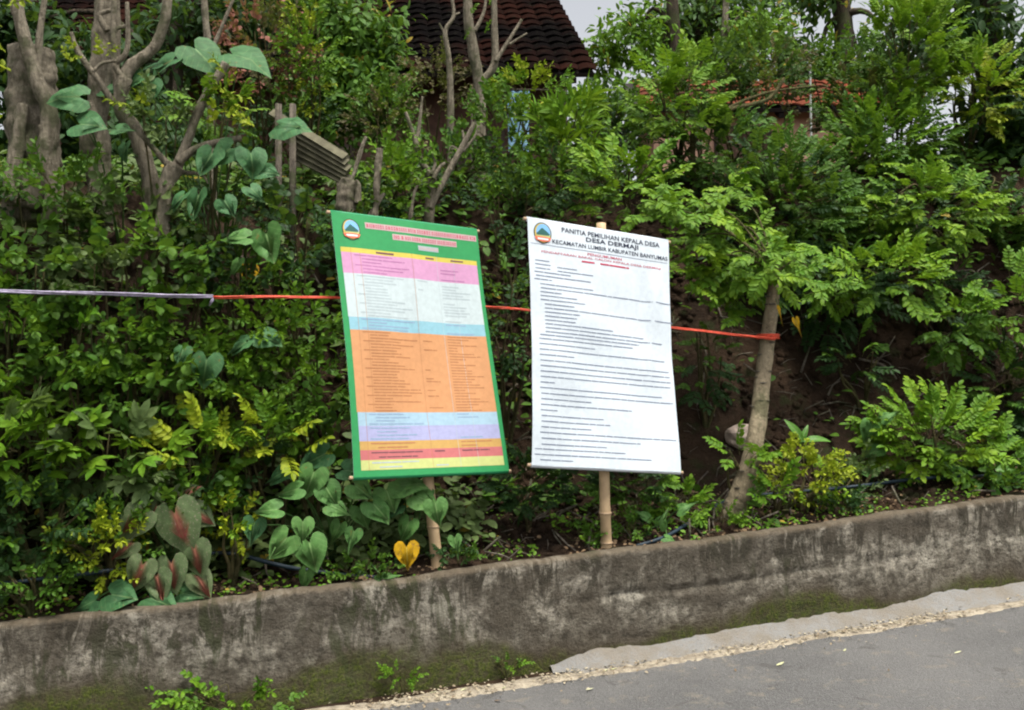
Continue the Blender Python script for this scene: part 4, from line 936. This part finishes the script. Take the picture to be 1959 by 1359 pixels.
# ------------------------------------------------------------------ broad-leaved plants
T = M['taro']; TB = M['taro_blue']
taro('heart-leaved taro plant in front of the green banner pole with one yellow leaf', hit(640, 1070), [
    (579, 1000, 42, 176, .14), (548, 1030, 52, 215, .12), (592, 1040, 58, 165, .10), (677, 1018, 36, 190, .12), (635, 968, 46, 118, .16), (530, 975, 46, 265, .18), (600, 905, 64, 195, .22), (570, 935, 48, 250, .2), (625, 935, 52, 150, .2),
    (680, 930, 48, 130, .2), (715, 965, 58, 140, .18), (650, 1005, 40, 200, .2), (487, 1000, 42, 185, .2, TB), (690, 975, 44, 160, .24), (660, 900, 50, 100, .26, TB), (730, 1108, 32, 80, .10), (585, 1095, 34, 190, .16), (620, 870, 58, 240, .3, TB), (545, 900, 48, 230, .3, TB)], T)
taro('second taro plant with leaves curling round the green banner pole', hit(790, 1060), [
    (782, 1000, 44, 200, .2), (765, 930, 56, 80, .24), (833, 965, 44, 170, .08), (800, 950, 46, 120, .2), (740, 940, 50, 160, .22), (815, 935, 40, 230, .24), (760, 970, 44, 230, .26, TB), (870, 1030, 30, 170, .2), (778, 1048, 46, 176, .12, M['yellow_leaf'])], T)
taro('wide blue-green taro leaves spilling over the wall top', hit(255, 1140), [(215, 1138, 62, 95, .08), (290, 1145, 60, 110, .07), (180, 1150, 44, 240, .09), (350, 1135, 46, 100, .10)], TB, facing=.8)
taro('caladium with red-centred speckled leaves behind the wall', hit(335, 1120), [
    (268, 985, 66, 218, .14), (335, 985, 92, 160, .10), (372, 1052, 64, 166, .07), (272, 1082, 66, 196, .08), (328, 1080, 68, 172, .07), (378, 1104, 52, 150, .07), (372, 980, 58, 125, .16), (300, 970, 54, 200, .18), (345, 950, 52, 60, .2), (300, 1105, 52, 165, .07), (250, 1040, 50, 225, .14)], M['caladium'], 'caladium', narrow=.9, flat_=True)
taro('big round elephant-ear leaves in front of the thick trunks', hit(230, 470), [(150, 185, 66, 265, .72), (155, 238, 62, 100, .68), (225, 248, 40, 100, .7)], TB, facing=.85)
taro('large taro with wide leaves between the curving limb and the red shrub', hit(400, 480), [(375, 95, 78, 140, 1.2), (330, 115, 60, 230, 1.2), (450, 105, 92, 115, 1.15), (290, 160, 46, 180, .95), (270, 145, 44, 215, .95), (300, 125, 40, 240, 1.0), (240, 280, 36, 185, .8), (200, 170, 40, 90, 1.2)], TB)
taro('taro with blue-green heart leaves beside the pollarded stump', hit(430, 470), [(405, 295, 54, 200, .7), (440, 285, 50, 225, .7), (480, 295, 52, 170, .68), (540, 240, 70, 100, .8), (380, 375, 56, 190, .62), (350, 375, 44, 210, .6), (430, 385, 46, 150, .66), (480, 360, 40, 140, .6), (500, 330, 40, 100, .7)], TB)
taro('pale heart-shaped leaves hanging in the dark gap above the red twine', hit(470, 560), [(510, 450, 64, 165, .5), (470, 455, 44, 265, .52), (455, 500, 36, 200, .6)], T)
taro('single broad leaf plant among the small shrubs below the twine', hit(440, 800), [(395, 690, 58, 185, .42), (500, 640, 52, 120, .5), (470, 655, 40, 230, .5), (350, 670, 34, 190, .45)], TB)
taro('broad glossy leaves sprouting at the terrace beside the rounded bush', hit(1690, 880), [(1668, 815, 44, 200, .5), (1680, 860, 36, 240, .5), (1690, 800, 30, 60, .5)], T)
taro('pair of long paddle leaves rising behind the yellow-green bush', hit(1535, 870), [(1535, 845, 55, -25, .5), (1538, 845, 62, 62, .5), (1532, 850, 40, 10, .55)], M['lance'], 'canna_plant', shape='blade', narrow=.34)
taro('long paddle leaves lying over the wall beyond the rounded bush', hit(1905, 935), [(1885, 905, 85, 118, .25), (1900, 930, 60, 170, .2), (1900, 900, 60, 75, .3), (1880, 925, 50, 235, .25)], M['lance'], 'canna_plant', shape='blade', narrow=.36)
taro('young heart-leaved plant beside the hose under the white banner', hit(1270, 1015), [(1262, 1005, 32, 20, .22), (1300, 975, 30, 60, .3), (1240, 990, 26, 300, .3), (1275, 1030, 26, 120, .16)], T)
taro('small green seedling with two broad leaves behind the grey-green bush', hit(1665, 925), [(1665, 905, 26, 60, .5), (1660, 905, 24, 300, .5)], T)
p = hit(480, 545); rt = thing('yellow_leaf_sprig', 'lone orange-yellow leaf on a thin stem above the red twine', 'leaf', p)
big_leaf(rt, p, pt(478, 512, p.y-.15), 30*p.y/FPX, 190, M['yellow_leaf'], 'heart', .8)

# ------------------------------------------------------------------ slat panel, hose, rock, roots, litter
def slats():
    c = ptt(612, 300, 1.75); root = thing('slat_panel', 'collapsed panel of old grey bamboo slats leaning under the shrubs', 'panel', drop(c)+Vector((0, 0, .0)))
    for i in range(6):
        a = ptt(520+i*9, 215+i*17, 1.85); b = ptt(660+i*3, 300+i*11, 1.6); mb = MB(); n = 7
        d = (b-a).normalized(); wv = Vector((0, .5, .86)).cross(d).normalized(); wv = d.cross(wv).normalized(); tn = d.cross(wv)
        L = (b-a).length; Mx = Matrix((( d.x, wv.x, tn.x, (a.x+b.x)/2), (d.y, wv.y, tn.y, (a.y+b.y)/2), (d.z, wv.z, tn.z, (a.z+b.z)/2), (0, 0, 0, 1)))
        mb.box(Mx, L*R(.93, 1.05), .055, .012); mb.build('slat', M['old_slat'], root)
    for x in (533, 560, 650):
        q = ptt(x, 330, 1.72); g0 = drop(q); mb = MB(); mb.tube([g0-Vector((0, 0, .1)), ptt(x, 200 if x < 600 else 320, 1.78)], .022, 8, bump=.1); mb.build('post', M['bark_grey'], root, True)
slats()
def hose():
    pts = []
    for px, py, t in ((-60, 1115, .2), (60, 1102, .22), (200, 1085, .26), (330, 1060, .32), (430, 1046, .34), (560, 1087, .25), (690, 1109, .19), (800, 1095, .2), (960, 1068, .2), (1100, 1050, .2), (1250, 1040, .18), (1320, 1000, .3), (1392, 958, .47), (1480, 945, .5), (1600, 935, .48), (1760, 916, .42), (1860, 912, .34), (1990, 905, .3)):
        p = pt(px, py, Yt(px, t)); g_ = gz(p.x, p.y)+.012
        p.z = max(g_, min(p.z, g_+.14))
        if 700 < px < 1240: p.z = g_-.05
        pts.append(p)
    pth = smooth_path(pts, 8)
    mb = MB(); mb.tube(pth, .011, 8); tag(mb.build('water_hose', M['hose'], None, True), 'dark blue water hose running along behind the wall', 'hose')
hose()
def rock():
    c = hit(1418, 850); mb = MB(); import bmesh
    bm = bmesh.new(); bmesh.ops.create_icosphere(bm, subdivisions=3, radius=1)
    for v in bm.verts:
        q = v.co*(1+.28*noise.noise(v.co*1.6)+.1*noise.noise(v.co*5)); v.co = Vector((q.x*.10, q.y*.08, q.z*.08))
    me = bpy.data.meshes.new('rock'); bm.to_mesh(me); bm.free(); o = link('rock', me, None, M['rock']); o.location = c+Vector((0, -.02, .04))
    tag(o, 'pale rounded rock lodged in the soil behind the scarred trunk', 'rock')
rock()
def roots():
    G_ = 'bare roots and dead stems on the soil bank'
    for lab, pp, r in (('thin dead root crossing the bare soil below the bright tuft', ((1640, 695), (1680, 705), (1700, 722), (1712, 735)), .010), ('pale root lying level across the soil under the hanging stems', ((1820, 690), (1850, 705), (1880, 725), (1900, 738)), .009),
                       ('dead branch leaning out over the soil at the far end', ((1908, 720), (1935, 690), (1965, 660)), .012), ('broken thin stem leaning on the bank beside the scarred tree', ((1530, 720), (1550, 660), (1560, 610)), .008), ('slim hanging root under the hanging leafy stem', ((1805, 690), (1802, 720), (1812, 765)), .006),
                       ('twiggy dead stalk behind the white banner edge', ((1340, 750), (1350, 690), (1330, 640)), .007)):
        mb = MB(); pts = [hit(x, y)+Vector((0, -.03, .02)) for x, y in pp]; q = smooth_path(pts, 4); mb.tube(q, lerp_list([r, r*.5], len(q)), 6, bump=.3); tag(mb.build('root', M['bark_grey'], None, True), lab, 'root')
    for lab, pp, t, r in (('brown branch lying level through the shrubs below the red roof', ((1330, 235), (1400, 210), (1470, 190), (1500, 150)), 2.0, .022), ('forked reddish branch crossing the shrubs above the peach wall', ((1290, 330), (1370, 225), (1460, 180), (1560, 165)), 2.1, .014)):
        mb = MB(); b0 = ptt(*pp[0], t); pts = [drop(b0)-Vector((0, 0, .05))]+[ptt(x, y, t) for x, y in pp]; q = smooth_path(pts, 5); mb.tube(q, lerp_list([r, r, r*.5], len(q)), 7, bump=.25); tag(mb.build('branch', M['stem'], None, True), lab, 'branch')
roots()
def ground_cover():
    tv, tf = leaflet(.035, .022, .2, .2)
    def sc_(name, n, cond, mat, sl, lift, label, cat, tilt=.6):
        pos = []; dr = []; up = []
        while len(pos) < n:
            s = R(-5, 7); t = R(.16, 3.0) if random.random() < .66 else R(.085, .8)**1
            if not cond(s, t): continue
            p = from_st(s, t); pos.append((p.x, p.y, gz_st(s, t)+R(*lift))); dr.append((R(-1, 1), R(-1, .3), R(-.35, .5))); up.append((R(-tilt, tilt), -.5+R(-tilt, tilt), 1))
        me = scatter_mesh(name, tv, tf, pos, dr, up, [R(*sl) for _ in pos], mat); tag(link(name, me), label, cat, kind='stuff')
    bare = lambda s, t: sm(.3, .9, s)*(1-sm(1.35, 1.7, t))
    sc_('bank_leaves', 11000, lambda s, t: t > .75 and random.random() > .93*bare(s, t) and nz(s*2, t*2, 4) > -.25, lmat('mid'), (1.1, 2.6), (.01, .16), 'small leaves of creepers covering the earth bank', 'creeper')
    sc_('bank_creeper', 7000, lambda s, t: s < -.2 and t > .3 and nz(s*1.7, t*2, 8) > -.3, lmat('dull'), (1.2, 2.8), (.02, .2), 'dull creeper leaves over the left slope by the trunks', 'creeper')
    sc_('ground_cover', 5200, lambda s, t: t < .85 and nz(s*2.3, t*3, 1) > (-.05 if s > -.8 else -.4), lmat('fresh'), (.35, .95), (.004, .04), 'tiny green weeds carpeting the narrow terrace', 'weeds')
    sc_('dry_leaves', 4200, lambda s, t: t < .95 and nz(s*3, t*3, 2) > -.15, M['dry'], (.35, 1.0), (.004, .02), 'dry brown leaf litter on the soil', 'leaf litter', .9)
    pos = []; dr = []; up = []
    for _ in range(4200):
        s = R(-3.4, 5); t = -.155-.05*sm(.4, 2.5, s)+random.gauss(0, .045)-(abs(random.gauss(0, .12)) if random.random() < .10 else 0); p = from_st(s, t); t = min(t, -.05)
        if nz(s*2.2, 3)+.4*nz(s*9, t*20) < R(-.45, .25): continue
        pos.append((p.x, p.y, road_z(s, t)+R(.008, .022))); dr.append((R(-1, 1), R(-1, 1), R(-.15, .15))); up.append((R(-.4, .4), R(-.4, .4), 1))
    me = scatter_mesh('edge_litter', tv, tf, pos, dr, up, [R(.18, .62) for _ in pos], leaf_mat('edge_litter', (.14, .09, .05), (.56, .50, .36), .8, .1)); tag(link('edge_litter', me), 'dried leaf litter lining the edge of the asphalt', 'leaf litter', kind='stuff')
ground_cover()
def clods():
    import bmesh
    bm = bmesh.new(); bmesh.ops.create_icosphere(bm, subdivisions=1, radius=.03)
    for v in bm.verts: v.co *= 1+.5*noise.noise(v.co*40)
    bm.verts.ensure_lookup_table(); tv = np.array([v.co[:] for v in bm.verts])*np.array([1, 1, .7]); tf = [tuple(v.index for v in f.verts) for f in bm.faces]; bm.free()
    pos = []; dr = []; up = []; sc = []
    while len(pos) < 5000:
        s = R(-1.5, 5); t = R(.2, 1.9); p = from_st(s, t)
        if nz(s*2.5, t*2.5, 5) < -.1: continue
        pos.append((p.x, p.y, gz_st(s, t)+R(-.006, .006))); dr.append((R(-1, 1), R(-1, 1), R(-1, 1))); up.append((R(-.5, .5), R(-.5, .5), 1)); sc.append(R(.15, 1.15)**2+.2)
    tag(link('soil_clods', scatter_mesh('soil_clods', tv, tf, pos, dr, up, sc, M['soil'])), 'crumbling clods of earth on the bank and terrace', 'soil', kind='stuff')
    mb = MB(); mb.tube([(0, -.06, 0), (.012, 0, .012), (-.006, .07, 0)], [.0035, .003, .0015], 4); tv = np.array(mb.v); tf = mb.f; pos = []; dr = []; up = []; sc = []
    while len(pos) < 900:
        s = R(-1.5, 5); t = R(.2, 1.8); p = from_st(s, t)
        pos.append((p.x, p.y-.01, gz_st(s, t)+R(.0, .03))); dr.append((R(-1, 1), R(-.6, .3), R(-.9, .6))); up.append((R(-.5, .5), R(-.5, .5), 1)); sc.append(R(.5, 2.2))
    tag(link('soil_twigs', scatter_mesh('soil_twigs', tv, tf, pos, dr, up, sc, M['bark_grey'])), 'fine dead twigs and rootlets on the soil bank', 'twigs', kind='stuff')
clods()
FL = 'fallen leaves scattered on the asphalt'
for i, (x, y, l, a) in enumerate(((1180, 1284, .05, 80), (1150, 1290, .04, 60), (1165, 1286, .045, 100), (860, 1328, .05, 70), (820, 1330, .045, 100), (880, 1326, .04, 60), (945, 1345, .04, 120), (1485, 1278, .05, 65), (1825, 1256, .04, 80), (1408, 1290, .025, 0), (1614, 1251, .03, 40), (1310, 1188, .03, 90), (1468, 1228, .03, 80), (1765, 1145, .035, 130), (1120, 1324, .04, 95), (1700, 1290, .02, 20), (960, 1322, .025, 50))):
    p = hit(x, y); s, t = to_st(p.x, p.y); a = math.radians(a)
    v, f = leaflet(l, l*.42, .15, -.2); mb = MB(); mb.add(xf(v, (p.x, p.y, road_z(s, t)+.006), (math.sin(a), math.cos(a), .05), (0, 0, 1)).tolist(), f)
    o = mb.build('fallen_leaf', M['pale_fallen'] if i % 3 else M['dry']); tag(o, 'small pale fallen leaf lying on the asphalt' if i % 3 else 'small brown fallen leaf lying on the asphalt', 'leaf', FL if i % 3 else 'brown fallen leaves on the asphalt')
